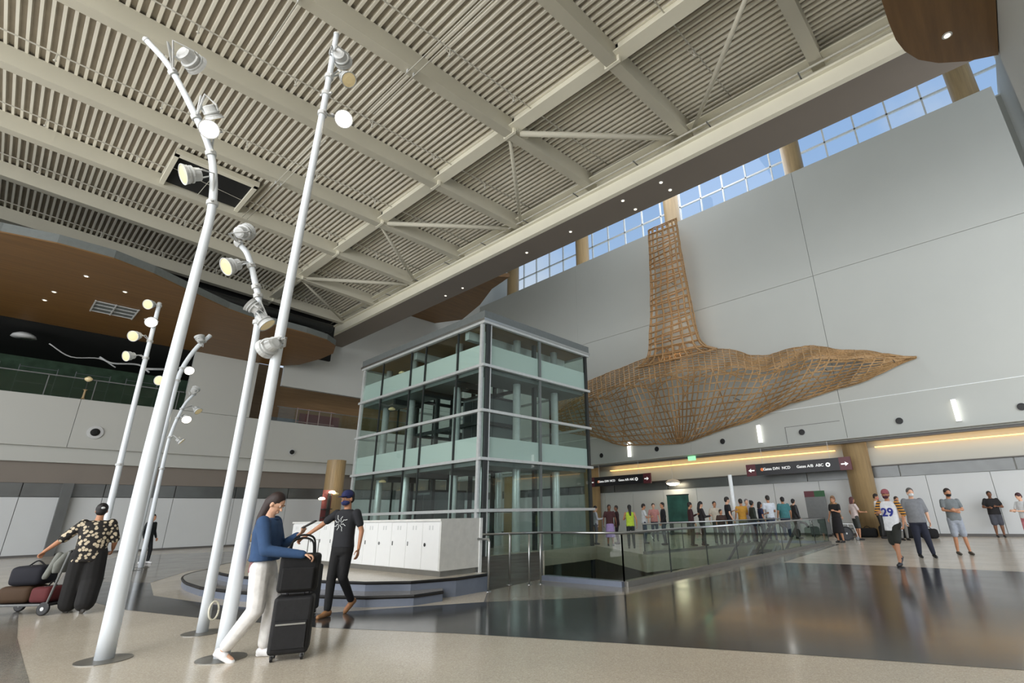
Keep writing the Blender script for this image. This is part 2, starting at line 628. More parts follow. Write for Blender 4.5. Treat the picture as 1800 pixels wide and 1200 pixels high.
x = -24.0
while x < 30.4:
    x2 = min(x+8.8, 30.5)
    WL('fascia_panel', x+.01, x2-.01, 36.0, 36.3, 5.2, 7.72)
    x = x2
WL('bulkhead', -24, 30.5, 36.25, 36.6, 4.45, 5.25)
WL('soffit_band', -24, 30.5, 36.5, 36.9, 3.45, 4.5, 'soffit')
WL('wall_panel', 6.85, 10.4, 36.0, 36.3, 7.74, 15)
WL('wall_panel', 12.02, 34, 36.0, 36.3, 10.15, 29)
WL('wall_panel', 10.42, 12.0, 36.0, 36.3, 11.6, 16)
WL('wall_panel', 22.5, 29, 36.0, 36.3, 7.74, 10.13)
x = -23.5
while x < 30.4:
    x2 = x+3.1
    WL('hoarding_panel', x+.012, x2-.012, 36.6, 36.66, 0.1, 2.76, 'hoarding')
    WL('transom_panel', x+.02, x2-.02, 36.55, 36.66, 2.8, 3.44, 'transom')
    x = x2
WL('backing', -24, 30.5, 36.68, 36.9, 0, 4.4, 'dark_line')
WL('baseboard', -24, 30.5, 36.55, 36.67, 0, 0.1, 'base')
WL('pilaster', 2.72, 3.12, 36.2, 36.6, 0, 3.44, 'transom')
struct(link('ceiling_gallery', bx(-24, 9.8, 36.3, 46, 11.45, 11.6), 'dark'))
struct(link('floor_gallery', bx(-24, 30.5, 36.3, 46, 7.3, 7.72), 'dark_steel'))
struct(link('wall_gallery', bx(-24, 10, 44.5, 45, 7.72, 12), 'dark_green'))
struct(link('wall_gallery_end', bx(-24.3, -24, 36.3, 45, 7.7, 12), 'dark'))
struct(link('wall_gallery_wood', bx(10, 29, 40.0, 40.4, 7.72, 12.5), 'wood_wall'))
struct(link('wall_gallery_side', bx(9.6, 10.0, 36.3, 44.5, 7.72, 12.5), 'dark_steel'))

# --- wood ceilings
WC = [(-14, 25.2), (-1.72, 25.17), (-0.28, 24.81), (1.36, 24.81), (2.73, 25.31), (4.39, 26.31), (6.1, 27.3), (8.11, 27.96), (10.2, 28.1),
      (11.53, 28.43), (12.35, 29.1), (12.9, 30.6), (12.85, 32.29), (12.4, 34.6), (11.3, 35.98), (-14, 35.98)]
bm = bmesh.new()
prism(bm, WC, 11.4, 11.45)
wcl = struct(link('ceiling_wood', bm, 'wood_ceil'))
bm = bmesh.new()
prism(bm, [(a, b+.02) for a, b in WC], 11.455, 11.8)
struct(link('ceiling_wood_rim', bm, 'mid_steel'))
WR = [(9.6, -2.1), (9.7, -0.3), (10.17, -.3), (10.87, -.31), (11.47, -.35), (11.96, -.45), (12.47, -.66), (12.92, -1.01), (13.33, -1.53), (13.62, -2.1)]
bm = bmesh.new()
prism(bm, WR, 11.4, 11.75)
struct(link('ceiling_wood_right', bm, 'wood_ceil'))
WH = [(22.8, 36), (24.8, 36), (24.4, 30.5), (22.9, 27.4), (22.0, 25.8), (21.2, 26.3), (20, 29), (19, 36)]
WH2 = [(17.2, 36), (23.8, 35.9), (25.0, 33.5), (24.0, 29.8), (22.7, 26.8), (22.25, 24.3), (20.5, 25.8), (17.2, 31.5)]
bm = bmesh.new()
prism(bm, WH2, 18.0, 18.3)
struct(link('ceiling_wood_far', bm, 'wood_ceil'))

# --- roof deck, beams and girder


def ZB(x, y):
    """height of beam undersides"""
    x = max(min(x, 14.3), -3.0)
    yy = max(min(y, 27), 4)
    return 12.365+.1216*x+.08818*yy-.00591*x*yy


ceil = empty('ceiling', (4, 14, 14), kind='structure')
BY = [5.9+4.4*k for k in range(-4, 8)]
BD = 0.62
DECK = 0.62
XE = 14.1


def beam(yc, w=0.36):
    bm = bmesh.new()
    xs = [-14, -3, 0, 3, 6, 9, 12, XE]
    for i in range(len(xs)-1):
        a, b = xs[i], xs[i+1]
        za, zb = ZB(a, yc), ZB(b, yc)
        vs = []
        for (x, z) in ((a, za), (b, zb)):
            for dy in (-w/2, w/2):
                for dz in (0, BD):
                    vs.append(bm.verts.new((x, yc+dy, z+dz)))
        # 0:a-,0 1:a-,D 2:a+,0 3:a+,D 4..7 b
        for f in ((0, 4, 5, 1), (2, 3, 7, 6), (0, 2, 6, 4), (1, 5, 7, 3)):
            bm.faces.new([vs[q] for q in f])
    bmesh.ops.remove_doubles(bm, verts=bm.verts, dist=1e-4)
    return bm


for yc in BY:
    if yc < -5:
        continue
    rel(link('roof_beam', beam(yc), 'beam', ceil), ceil)


def deck(y0, y1):
    bm = bmesh.new()
    pitch, wr_, dep = 0.215, 0.07, 0.10
    x = -14.0
    nx = int((XE+14)/pitch)
    prof = []
    for i in range(nx):
        x0 = -14+i*pitch
        prof += [(x0, 0, 0), (x0+wr_, 0, 1), (x0+wr_+.02, dep, 2), (x0+pitch-.02, dep, 3)]
    prof.append((-14+nx*pitch, 0, 0))
    yyy = [y0+(y1-y0)*q/2 for q in range(3)]
    rows = [[bm.verts.new((p[0], yv, ZB(p[0], yv)+DECK+p[1])) for p in prof] for yv in yyy]
    for r in range(2):
        for i in range(len(prof)-1):
            f = bm.faces.new((rows[r][i], rows[r][i+1], rows[r+1][i+1], rows[r+1][i]))
            # light rib bottoms; daylight painted on window-side webs, other webs and flutes perforated grey
            f.material_index = 0 if prof[i][2] in (0, 3) else 1
    return bm


for i in range(len(BY)-1):
    if BY[i+1] < -5:
        continue
    rel(link('deck_panel', deck(BY[i], BY[i+1]), ['rib', 'flute'], ceil, recalc=False), ceil)
# dark sheets painting the shade in the open flute ends above the beams
for yc in BY:
    if yc < -5:
        continue
    bm = bmesh.new()
    xs = [-14, -3, 3, 9, XE]
    for i in range(4):
        a, b = xs[i], xs[i+1]
        vs = [bm.verts.new((a, yc, ZB(a, yc)+.55)), bm.verts.new((b, yc, ZB(b, yc)+.55)), bm.verts.new((b, yc, ZB(b, yc)+1.0)), bm.verts.new((a, yc, ZB(a, yc)+1.0))]
        bm.faces.new(vs)
    rel(link('flute_shade_sheet', bm, 'notch', ceil, recalc=False), ceil)
# roof skin that keeps the sky out
bm = bmesh.new()
box(bm, -18, 15.4, -18, 37, 15.6, 15.8)
struct(link('ceiling_roof_skin', bm, 'beam'))
# cross beams at X=9.3
for i in range(3, len(BY)-1):
    a, b = BY[i]+.18, BY[i+1]-.18
    bm = bmesh.new()
    xc = 9.35
    z0a, z0b = ZB(xc, a)+.18, ZB(xc, b)+.18
    for (dx0, dx1, dz0, dz1) in ((-.22, .22, 0, .05), (-.05, .05, .05, .44)):
        vs = []
        for (yv, zv) in ((a, z0a), (b, z0b)):
            for dx in (dx0, dx1):
                for dz in (dz0, dz1):
                    vs.append(bm.verts.new((xc+dx, yv, zv+dz)))
        for f in ((0, 4, 5, 1), (2, 3, 7, 6), (0, 2, 6, 4), (1, 5, 7, 3), (0, 1, 3, 2), (4, 6, 7, 5)):
            bm.faces.new([vs[q] for q in f])
    rel(link('cross_beam', bm, 'beam_light', ceil), ceil)
# knuckle plates on the beams at the cross beam
for yc in BY[3:]:
    z = ZB(9.35, yc)
    rel(link('stiffener_plate', bx(9.3, 9.4, yc-.26, yc+.26, z-.02, z+.6), 'beam_light', ceil), ceil)
# diagonal tube braces from cross-beam nodes to the girder
for k in (-1, 1, 3, 5):
    yn = 5.9+4.4*k
    for s in (-1, 1):
        yt = yn+4.4*s
        zn, zt = ZB(9.4, yn)+.1, ZB(13.7, yt)+.1
        p0 = Vector((9.6, yn+.25*s, zn))
        p1 = Vector((13.8, yt-.35*s, zt))
        bm = bmesh.new()
        tube(bm, [p0, p0.lerp(p1, .5), p1], [.1, .115, .1] if s == -1 else [.06, .085, .06], 12)
        rel(link('brace_tube', bm, 'beam', ceil, smooth=True), ceil)
    rel(link('gusset_plate', bx(9.4, 9.95, yn-.35, yn+.35, ZB(9.5, yn)+.08, ZB(9.5, yn)+.12), 'beam', ceil), ceil)
# girder and soffit


def gz(y):
    return 13.22+.016*y


def slab(x0, x1, y0, y1, za, zb):
    bm = bmesh.new()
    vs = []
    for yv in (y0, y1):
        for x_ in (x0, x1):
            for z in (za, zb):
                vs.append(bm.verts.new((x_, yv, gz(yv)+z)))
    for f in ((0, 4, 5, 1), (2, 3, 7, 6), (0, 2, 6, 4), (1, 5, 7, 3), (0, 1, 3, 2), (4, 6, 7, 5)):
        bm.faces.new([vs[q] for q in f])
    return bm


gd = empty('ceiling_girder', (14, 14, 13), kind='structure')
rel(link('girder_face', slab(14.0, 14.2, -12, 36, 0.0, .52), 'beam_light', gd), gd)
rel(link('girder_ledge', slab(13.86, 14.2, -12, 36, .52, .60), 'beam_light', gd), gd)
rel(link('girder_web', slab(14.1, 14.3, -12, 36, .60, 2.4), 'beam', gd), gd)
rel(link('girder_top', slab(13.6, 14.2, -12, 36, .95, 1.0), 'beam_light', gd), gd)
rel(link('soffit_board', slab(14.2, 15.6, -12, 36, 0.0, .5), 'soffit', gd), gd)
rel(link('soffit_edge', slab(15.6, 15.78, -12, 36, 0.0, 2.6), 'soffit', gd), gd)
# pipe on brackets along the girder
bm = bmesh.new()
tube(bm, [(13.7, y_, gz(y_)+.72) for y_ in (-12, 0, 12, 24, 35.5)], 0.035, 8)
pr = link('sprinkler_main', bm, 'pipe', smooth=True)
tag(pr, 'long pale pipe on brackets running along the roof girder', 'pipe')
for k in range(12):
    yv = -1.0+3.0*k
    bm = bmesh.new()
    box(bm, 13.6, 14.05, yv-.02, yv+.02, gz(yv)+.66, gz(yv)+.69)
    link('pipe_bracket', bm, 'fixture_dark', pr)
# sprinkler branch pipes under the deck, one in each bay
for i in range(3, len(BY)-1):
    yv = BY[i]+3.3 if i > 3 else BY[i]+2.6
    bm = bmesh.new()
    tube(bm, [(x_, yv, ZB(x_, yv)+.48) for x_ in (-13, -3, 2, 6, 10, 13.7)], 0.022, 6)
    lab = ['nearest', 'second nearest', 'third nearest', 'fourth nearest', 'fifth nearest', 'sixth nearest', 'seventh nearest', 'farthest'][min(i-3, 7)]
    br = link('sprinkler_pipe', bm, 'pipe', smooth=True)
    tag(br, 'thin sprinkler pipe hung under the ribbed deck, %s bay from the viewer' % lab, 'pipe', 'sprinkler branch pipes')
    for q in range(6):
        xv = -1.5+2.5*q
        z = ZB(xv, yv)+.48
        bm = bmesh.new()
        tube(bm, [(xv, yv, z), (xv, yv, z-.22), ], 0.018, 6)
        tube(bm, [(xv, yv, z-.22), (xv-.02, yv+.28, z+.3)], 0.012, 5)
        lathe(bm, [(0.03, z-.27), (0.045, z-.24), (0.02, z-.22)], 8, Matrix.Translation((xv, yv, 0)))
        link('sprinkler_head', bm, 'pipe', br)
# thin conduits hung under the beams, running with the ribs
for i, (x_, ya, yb, lab) in enumerate(((5.55, 3.0, 12.6, 'nearer pair, right one'), (5.35, 3.0, 12.6, 'nearer pair, left one'), (5.1, 15.0, 23.0, 'farther pair, right one'), (4.9, 15.0, 23.0, 'farther pair, left one'), (2.35, 5.5, 12.2, 'single one above the tallest pole'))):
    bm = bmesh.new()
    tube(bm, [(x_, ya, ZB(x_, ya)-.12), (x_, (ya+yb)/2, ZB(x_, (ya+yb)/2)-.12), (x_, yb, ZB(x_, yb)-.12)], .014, 6)
    cdt = tag(link('conduit', bm, 'pipe', smooth=True), 'thin pale conduit hung below the roof beams, '+lab, 'conduit', 'thin conduits under the roof beams')
    for yy_ in BY:
        if ya < yy_ < yb:
            z = ZB(x_, yy_)
            link('hanger', bx(x_-.015, x_+.015, yy_-.03, yy_+.03, z-.13, z+.01), 'fixture', cdt)
# dark hatch in the deck
hz = ZB(3, 21)+.40
ht = empty('roof_hatch', (3.2, 22.2, hz))
tag(ht, 'dark rectangular opening in the ribbed roof deck with a pale frame and wires', 'hatch')
rel(link('hatch_opening', bx(2.05, 4.6, 20.9, 23.2, hz+.05, hz+.12), 'dark', ht), ht)
for b in ((1.9, 2.05, 20.7, 23.3), (4.6, 4.75, 20.7, 23.3), (1.9, 4.75, 20.65, 20.9)):
    rel(link('frame_bar', bx(b[0], b[1], b[2], b[3], hz-.08, hz+.14), 'beam_light', ht), ht)
rel(link('hatch_wire', tb([(2.05, 21.9, hz), (4.6, 22.3, hz)], .012, 5), 'pipe', ht), ht)
rel(link('hatch_wire', tb([(3.3, 20.9, hz), (3.2, 23.2, hz)], .012, 5), 'pipe', ht), ht)
# small downlights in the soffit, wood ceiling
dl = [(14.63, 7.46), (15.29, 7.44), (14.62, 9.23), (15.48, 9.19), (14.98, 12.34), (14.99, 15.16), (15.39, 20.7), (15.37, 22.27)]
names_dl = ['nearest to the viewer, left one of a pair', 'nearest pair, right one', 'second pair, left one', 'second pair, right one',
            'single one, third along', 'single one, fourth along', 'last but one', 'last one before the wooden ceiling']
for (x_, y_), nm in zip(dl, names_dl):
    z = gz(y_)
    d = empty('downlight', (x_, y_, z))
    tag(d, 'tiny downlight in the dark girder soffit, '+nm, 'downlight', 'downlights in the girder soffit')
    link('trim_ring', lt([(0.085, -.012), (0.085, 0.01)], 14), 'fixture', d)
    link('lens', lt([(0.055, -.02), (0.055, -.005)], 12), 'downlight', d)
for (x_, y_, nm) in ((0.1, 30.5, 'left of the louvre'), (2.25, 28.3, 'above the louvre'), (-.1, 32, 'by the left picture edge'), (.85, 27.5, 'near the front curve'), (12.14, -1.24, 'in the right-hand wooden ceiling')):
    d = empty('downlight', (x_, y_, 11.4))
    tag(d, 'tiny round light in the brown wooden ceiling, '+nm, 'downlight', 'downlights in the wooden ceilings')
    link('trim_ring', lt([(0.1, -.012), (0.1, 0.01)], 14), 'fixture', d)
    link('lens', lt([(0.06, -.02), (0.06, -.005)], 12), 'downlight', d)
# louvre in the wood ceiling
lv = empty('ceiling_louvre', (2.3, 31.2, 11.4))
tag(lv, 'grey rectangular louvre with crossing bars set in the brown wooden ceiling', 'vent')
link('louvre_field', bx(-.8, .8, -.8, .8, -.02, 0), 'mid_steel', lv)
for s in (-.8, -.05, .8):
    link('louvre_bar', bx(s-.025, s+.025, -.9, .9, -.06, -.02), 'fixture', lv)
for s in (-.8, -.3, .25, .8):
    link('louvre_bar', bx(-.8, .8, s-.02, s+.02, -.05, -.02), 'fixture', lv)
# ducts in the dark gap above the wood ceiling
for q, (y_, z_, r_) in enumerate(((29.2, 12.9, .28), (30.6, 13.0, .35), (32.0, 12.7, .2))):
    o = link('duct', tb([(-6, y_, z_), (12.5, y_+1.2, z_)], r_, 12), 'dark_steel', smooth=True)
    tag(o, ['dark round duct in the gap above the wooden ceiling, nearest the viewer', 'thick dark duct in the gap above the wooden ceiling, middle one', 'thin dark duct at the back of the gap above the wooden ceiling'][q], 'duct')
struct(link('wall_gap_shade', bx(-14, 14, 33.5, 33.7, 11.76, 15.5), 'dark'))  # dark sheet added for the shade in the gap above the wooden ceiling

# ================================================================== BUILT OBJECTS
# --- glass lift tower
X0, X1, Y0, Y1 = 12.3, 18.95, 14.9, 24.85
tw = empty('lift_tower', (15.6, 19.9, 0))
tag(tw, 'tall glass lift tower with pale steel grid and green tinted panes in the hall centre', 'lift tower')


def T(name, bm, mt, parent=None, smooth=False):
    o = link(name, bm, mt, tw if parent is None else parent, smooth)
    if parent is None:
        o.matrix_parent_inverse = Matrix.Translation(-tw.location)
    return o


RZ = [-4.0, -0.05, 1.57, 3.43, 5.28, 7.12, 8.97]
T('roof_slab', bx(X0-.12, X1+.12, Y0-.12, Y1+.12, 9.12, 9.46), 'mid_steel')
T('roof_edge', bx(X0-.16, X1+.16, Y0-.16, Y1+.16, 9.02, 9.12), 'steel')
for z in RZ[1:]:
    T('rail', bx(X0-.13, X0+.02, Y0-.13, Y1+.1, z-.055, z+.055), 'mullion')
    T('rail', bx(X0+.02, X1+.1, Y0-.13, Y0+.02, z-.055, z+.055), 'mullion' if z > 1 else 'cream')
LY = [Y0, 16.67, 19.1, 20.3, 22.9, Y1]
RX = [X0, 15.55, X1]
for i in range(5):
    a, b = LY[i], LY[i+1]
    for j in range(1, 6):
        T('glass_pane', bx(X0, X0+.02, a+.03, b-.03, RZ[j]+.05, RZ[j+1]-.05), 'glass')
    if i:
        T('joint', bx(X0-.02, X0+.05, a-.035, a+.035, -.05, 9.0), 'mullion_dark')
for i in range(2):
    a, b = RX[i], RX[i+1]
    for j in range(0, 6):
        if i == 0 and j == 0:
            continue
        T('glass_pane', bx(a+.03, b-.03, Y0, Y0+.02, RZ[j]+.05, RZ[j+1]-.05), 'glass')
T('joint', bx(15.50, 15.60, Y0-.05, Y0+.06, -4, 9.0), 'mid_steel')
for (x_, y_, z0, mt) in ((X0-.02, Y0+.12, 0, 'mullion'), (X0+.16, Y0-.02, 0, 'mullion_dark'), (X1-.05, Y0+.02, -4, 'mullion_dark'), (X0, Y1-.05, 0, 'mullion')):
    T('corner_post', bx(x_-.07, x_+.07, y_-.07, y_+.07, z0, 9.05), mt)
T('corner_post', bx(X0+.3, X0+.36, Y0-.04, Y0+.03, 0, 9.05), 'mullion')
# rear sides
for j in range(1, 6):
    T('glass_pane', bx(X1-.02, X1, Y0+.05, Y1-.05, RZ[j]+.05, RZ[j+1]-.05), 'glass')
    T('glass_pane', bx(X0+.05, X1-.05, Y1-.02, Y1, RZ[j]+.05, RZ[j+1]-.05), 'glass')
    T('rail', bx(X1-.02, X1+.1, Y0, Y1, RZ[j+1]-.05, RZ[j+1]+.05), 'mullion')
    T('rail', bx(X0, X1, Y1-.02, Y1+.1, RZ[j+1]-.05, RZ[j+1]+.05), 'mullion')
for y_ in (17.4, 19.9, 22.4):
    T('joint', bx(X1-.05, X1+.02, y_-.04, y_+.04, 0, 9.0), 'mullion_dark')
for x_ in (14.5, 16.8):
    T('joint', bx(x_-.04, x_+.04, Y1-.05, Y1+.02, 0, 9.0), 'mullion_dark')
# frosted spandrels at the two landings
for z0, z1 in ((7.2, 8.08), (3.5, 4.3)):
    for i in range(5):
        a, b = LY[i], LY[i+1]
        T('spandrel', bx(X0+.06, X0+.09, a+.03, b-.03, z0, z1), 'glass_spandrel')
    for a, b in ((12.5, 15.5), (15.6, 18.85)):
        T('spandrel', bx(a, b, Y0+.06, Y0+.09, z0, z1), 'glass_spandrel')
# structure inside
for (x_, y_) in ((13.3, 17.9), (13.3, 21.6), (14.9, 15.7), (17.4, 15.7), (17.4, 19.6), (17.4, 23.8), (13.4, 24.2), (13.2, 15.8)):
    T('round_column', lt([(.17, -4), (.17, 9.0)], 16, Matrix.Translation((x_, y_, 0))), 'mullion', smooth=True)
for (x_, y_) in ((14.0, 17.0), (14.0, 18.7), (14.0, 20.4), (14.0, 22.2), (16.2, 17.0), (16.2, 18.7), (16.2, 20.4), (16.2, 22.2), (15.9, 15.6)):
    T('shaft_post', bx(x_-.08, x_+.08, y_-.08, y_+.08, -4, 9.0), 'dark_steel')
for z in (1.6, 3.4, 5.3, 7.1, 8.85):
    for y_ in (17.0, 18.7, 20.4, 22.2):
        T('shaft_beam', bx(14.0, 16.2, y_-.06, y_+.06, z-.08, z+.08), 'dark_steel')
    for x_ in (14.0, 16.2):
        T('shaft_beam', bx(x_-.06, x_+.06, 17.0, 22.2, z-.08, z+.08), 'dark_steel')
for z in (3.42, 7.12):
    T('landing_floor', bx(X0+.1, 14.0, Y0+.2, Y1-.1, z-.2, z), 'mid_steel')
    T('landing_floor', bx(14.0, X1-.1, Y0+.2, 16.8, z-.2, z), 'mid_steel')
    for y_ in (17.0, 19.4, 21.9):
        T('landing_beam', bx(12.5, 14.0, y_-.07, y_+.07, z-.45, z-.2), 'dark_steel')
T('ceiling_plate', bx(X0+.1, X1-.1, Y0+.1, Y1-.1, 8.98, 9.1), 'wood_wall')
T('ceiling_beam', bx(12.5, 18.8, 16.2, 16.45, 8.6, 8.98), 'mullion')
T('ceiling_beam', bx(12.5, 18.8, 20.2, 20.45, 8.6, 8.98), 'mullion')
for (x_, y_, z_) in ((15.1, 17.85, 4.2), (15.1, 21.3, 0.2)):
    cb = T('lift_cabin', bx(14.15, 16.05, y_-.7, y_+.7, z_+.1, z_+2.3), 'mid_steel')
    for (a, b, c, d) in ((14.12, 14.14, y_-.55, y_-.03), (14.12, 14.14, y_+.03, y_+.55)):
        link('cabin_door', bx(a, b, c, d, z_+.12, z_+2.2), 'dark_steel', cb).matrix_parent_inverse = Matrix()
    link('cabin_roof', bx(14.1, 16.1, y_-.75, y_+.75, z_+2.3, z_+2.4), 'dark_steel', cb)
for (x_, y_, z_) in ((13.2, 22.6, 8.5), (13.2, 23.3, 6.7), (13.0, 23.2, 3.05)):
    lm = T('lamp_disc', lt([(.17, 0), (.17, .05), (.08, .12)], 16, Matrix.Translation((x_, y_, z_))), 'lens_warm')

# --- lockers on their two-step podium
pod = empty('podium', (6, 11, 0))
tag(pod, 'low two-step podium with black nosings and blue-grey risers under the white lockers', 'podium')


def rp(o, root):
    o.matrix_parent_inverse = Matrix.Translation(-root.location)
    return o


UP = [(6.97, 8.1), (6.15, 8.05), (5.4, 8.35), (4.9, 9.0), (4.3, 10.8), (3.95, 12.6), (4.05, 14.4), (4.5, 15.9), (5.4, 17.0), (6.5, 17.3), (6.97, 17.3), (6.97, 12)]
LO = [(5.7, 7.82), (5.15, 7.85), (4.6, 8.4), (3.95, 9.8), (3.55, 11.2), (3.35, 12.6), (3.45, 14.2), (3.85, 15.9), (4.7, 17.2), (5.9, 17.9), (6.6, 18.1), (6.97, 18.0), (6.97, 17.5), (6.5, 17.4), (5.9, 8.1)]


def podium_step(poly, z0, z1, tread):
    bm = bmesh.new()
    prism(bm, poly, z0, z1-.03)
    rp(link('riser_block', bm, 'riser', pod), pod)
    bm = bmesh.new()
    prism(bm, poly, z1-.03, z1)
    rp(link('tread', bm, tread, pod), pod)
    bm = bmesh.new()
    tube(bm, [(p[0], p[1], z1-.02) for p in poly[:-2]], .028, 6)
    rp(link('nosing', bm, 'black', pod), pod)


def round_poly(poly, k=4):
    v = smooth_path([(p[0], p[1], 0) for p in poly], k)
    return [(p.x, p.y) for p in v]


podium_step(LO[:5]+round_poly(LO[5:12], 4)+LO[12:], 0.0, 0.16, 'floor_mid')
podium_step(UP[:4]+round_poly(UP[4:10], 4)+UP[10:], 0.0, 0.31, 'floor')
lk_group = 'white lockers in the row on the podium'
LX, LY0, LW = 6.0, 8.4, 0.572
rowl = 12
for i in range(rowl):
    y0 = LY0+.02+i*LW
    lo_ = empty('locker', (LX, y0+LW/2, 0.31))
    pos = 'at the right-hand corner of the row' if i == 0 else ('at the left end of the row' if i == rowl-1 else ('%s from the right-hand corner' % ['', 'second', 'third', 'fourth', 'fifth', 'sixth', 'seventh', 'eighth', 'ninth', 'tenth', 'eleventh', 'twelfth', 'thirteenth', 'fourteenth', 'fifteenth', 'sixteenth'][i]))
    tag(lo_, 'narrow white locker door unit on the podium, '+pos, 'locker', lk_group)
    h = LW/2
    link('carcass', bx(.02, .93, -h+.002, h-.002, .1, .98), 'locker', lo_)
    dr = link('locker_door', bx(0, .02, -h+.004, h-.004, .11, .96), 'locker', lo_)
    link('lock', bx(-.006, 0, h-.08, h-.05, .52, .60) if i % 3 else lt([(.03, 0), (.035, .008)], 10, aim((0, h-.1, .55), (-1, 0, 0))), 'fixture_dark' if i % 2 else 'dark_steel', dr)
    for q in (-.05, .05):
        link('number_plate', bx(-.003, 0, q-.018, q+.018, .82, .9), 'fixture', dr)
for nm, b, mt in (('top_board', (LX-.02, 6.97, LY0-.02, LY0+rowl*LW+.05, 1.29, 1.33), 'locker_top'),
                  ('side_panel', (LX+.0, 6.95, LY0-.02, LY0+.018, .41, 1.29), 'locker_top'),
                  ('plinth', (LX+.06, 6.9, LY0+.03, LY0+rowl*LW, .31, .41), 'plinth')):
    if nm == 'top_board':
        lc = link('counter_top', bx(*b), mt)
        tag(lc, 'long white board lying on top of the row of white lockers', 'counter top')
    elif nm == 'plinth':
        rp(link(nm, bx(*b), mt, pod), pod)
    else:
        ep = link('end_panel', bx(LX, 6.95, LY0-.02, LY0+.018, .41, 1.29), mt)
        tag(ep, 'plain pale panel closing the right-hand end of the locker row', 'end panel')
link('edge_strip', bx(6.93, 6.99, LY0-.05, LY0-.02, .31, 1.33), 'reveal', ep)

# --- balustrade around the well
bal = empty('balustrade', (8.8, 6.2, 0))
tag(bal, 'glass balustrade with stainless handrail and dark kerb around the floor opening', 'balustrade')


def seg_panels(a, b, n, z0=.1, z1=.95, last=True):
    a, b = Vector((a[0], a[1], 0)), Vector((b[0], b[1], 0))
    for i in range(n):
        p, q = a.lerp(b, i/n), a.lerp(b, (i+1)/n)
        d = (q-p).normalized()
        nrm = Vector((-d.y, d.x, 0))*.008
        p2, q2 = p+d*.015, q-d*.015
        bm = bmesh.new()
        vs = [bm.verts.new(v+Vector((0, 0, z))) for z in (z0, z1) for v in (p2-nrm, q2-nrm, q2+nrm, p2+nrm)]
        for f in ((0, 3, 2, 1), (4, 5, 6, 7), (0, 1, 5, 4), (1, 2, 6, 5), (2, 3, 7, 6), (3, 0, 4, 7)):
            bm.faces.new([vs[k] for k in f])
        rp(link('glass_panel', bm, 'glass_rail', bal), bal)
        rp(link('joint', bx(p.x-.012, p.x+.012, p.y-.012, p.y+.012, z0, z1), 'mullion_dark', bal), bal)
    kb = bmesh.new()
    d = (b-a).normalized()
    nn = Vector((-d.y, d.x, 0))*.09
    vs = [kb.verts.new(v+Vector((0, 0, z))) for z in (0, .1) for v in (a-nn, b-nn, b+nn, a+nn)]
    for f in ((0, 3, 2, 1), (4, 5, 6, 7), (0, 1, 5, 4), (1, 2, 6, 5), (2, 3, 7, 6), (3, 0, 4, 7)):
        kb.faces.new([vs[k] for k in f])
    rp(link('kerb', kb, 'riser' if abs(a.x-b.x) < 1 else 'plinth', bal), bal)


seg_panels((8.75, 6.15), (8.75, 8.3), 1)
seg_panels((8.75, 6.15), (23.5, 6.25), 8)
seg_panels((23.5, 6.25), (23.5, 8.25), 1)
seg_panels((15.7, 10.1), (23.4, 8.3), 4)
for pts in ([(8.75, 8.3, .98), (8.75, 6.15, .98), (23.5, 6.25, .98), (23.5, 8.28, .98), (15.7, 10.12, .98)], [(8.75, 8.3, .98), (7.6, 9.0, .98), (7.0, 9.4, .98)]):
    rp(link('handrail', tb(pts, .025, 10), 'steel', bal, smooth=True), bal)
for k in range(6):
    x_ = 10.0+2.3*k
    rp(link('rail_bracket', tb([(x_, 6.15, .98), (x_, 6.26, .9), (x_, 6.2, .82)], .012, 6), 'steel', bal), bal)
# free-standing rails left of the opening
for i, (x_, y_, lab) in enumerate(((6.86, 7.98, 'by the white locker end panel'), (7.75, 8.35, 'in the middle of the gate'))):
    r_ = empty('barrier_rail', (x_, y_, 0))
    tag(r_, 'slim stainless tube barrier loop standing '+lab, 'barrier')
    hh = .93 if i == 0 else 1.0
    dx = (-.0, .35) if i == 0 else (.25, -.25)
    link('post', tb([(0, 0, 0), (0, 0, hh-.05), (0+.02, .05, hh), (dx[0], dx[1]+.0, hh)], .022, 8), 'steel', r_, smooth=True)
    link('base_plate', lt([(.06, 0), (.06, .012)], 14), 'steel', r_)
for i, (x_, y_, lab) in enumerate(((7.98, 8.0, 'left post of the close pair beside the glass'), (8.2, 7.88, 'right post of the close pair beside the glass'))):
    r_ = empty('barrier_post', (x_, y_, 0))
    tag(r_, 'upright stainless tube, '+lab, 'post')
    link('post', tb([(0, 0, 0), (0, 0, .98)], .02, 8), 'steel', r_, smooth=True)
    link('base_plate', lt([(.055, 0), (.055, .012)], 14), 'steel', r_)

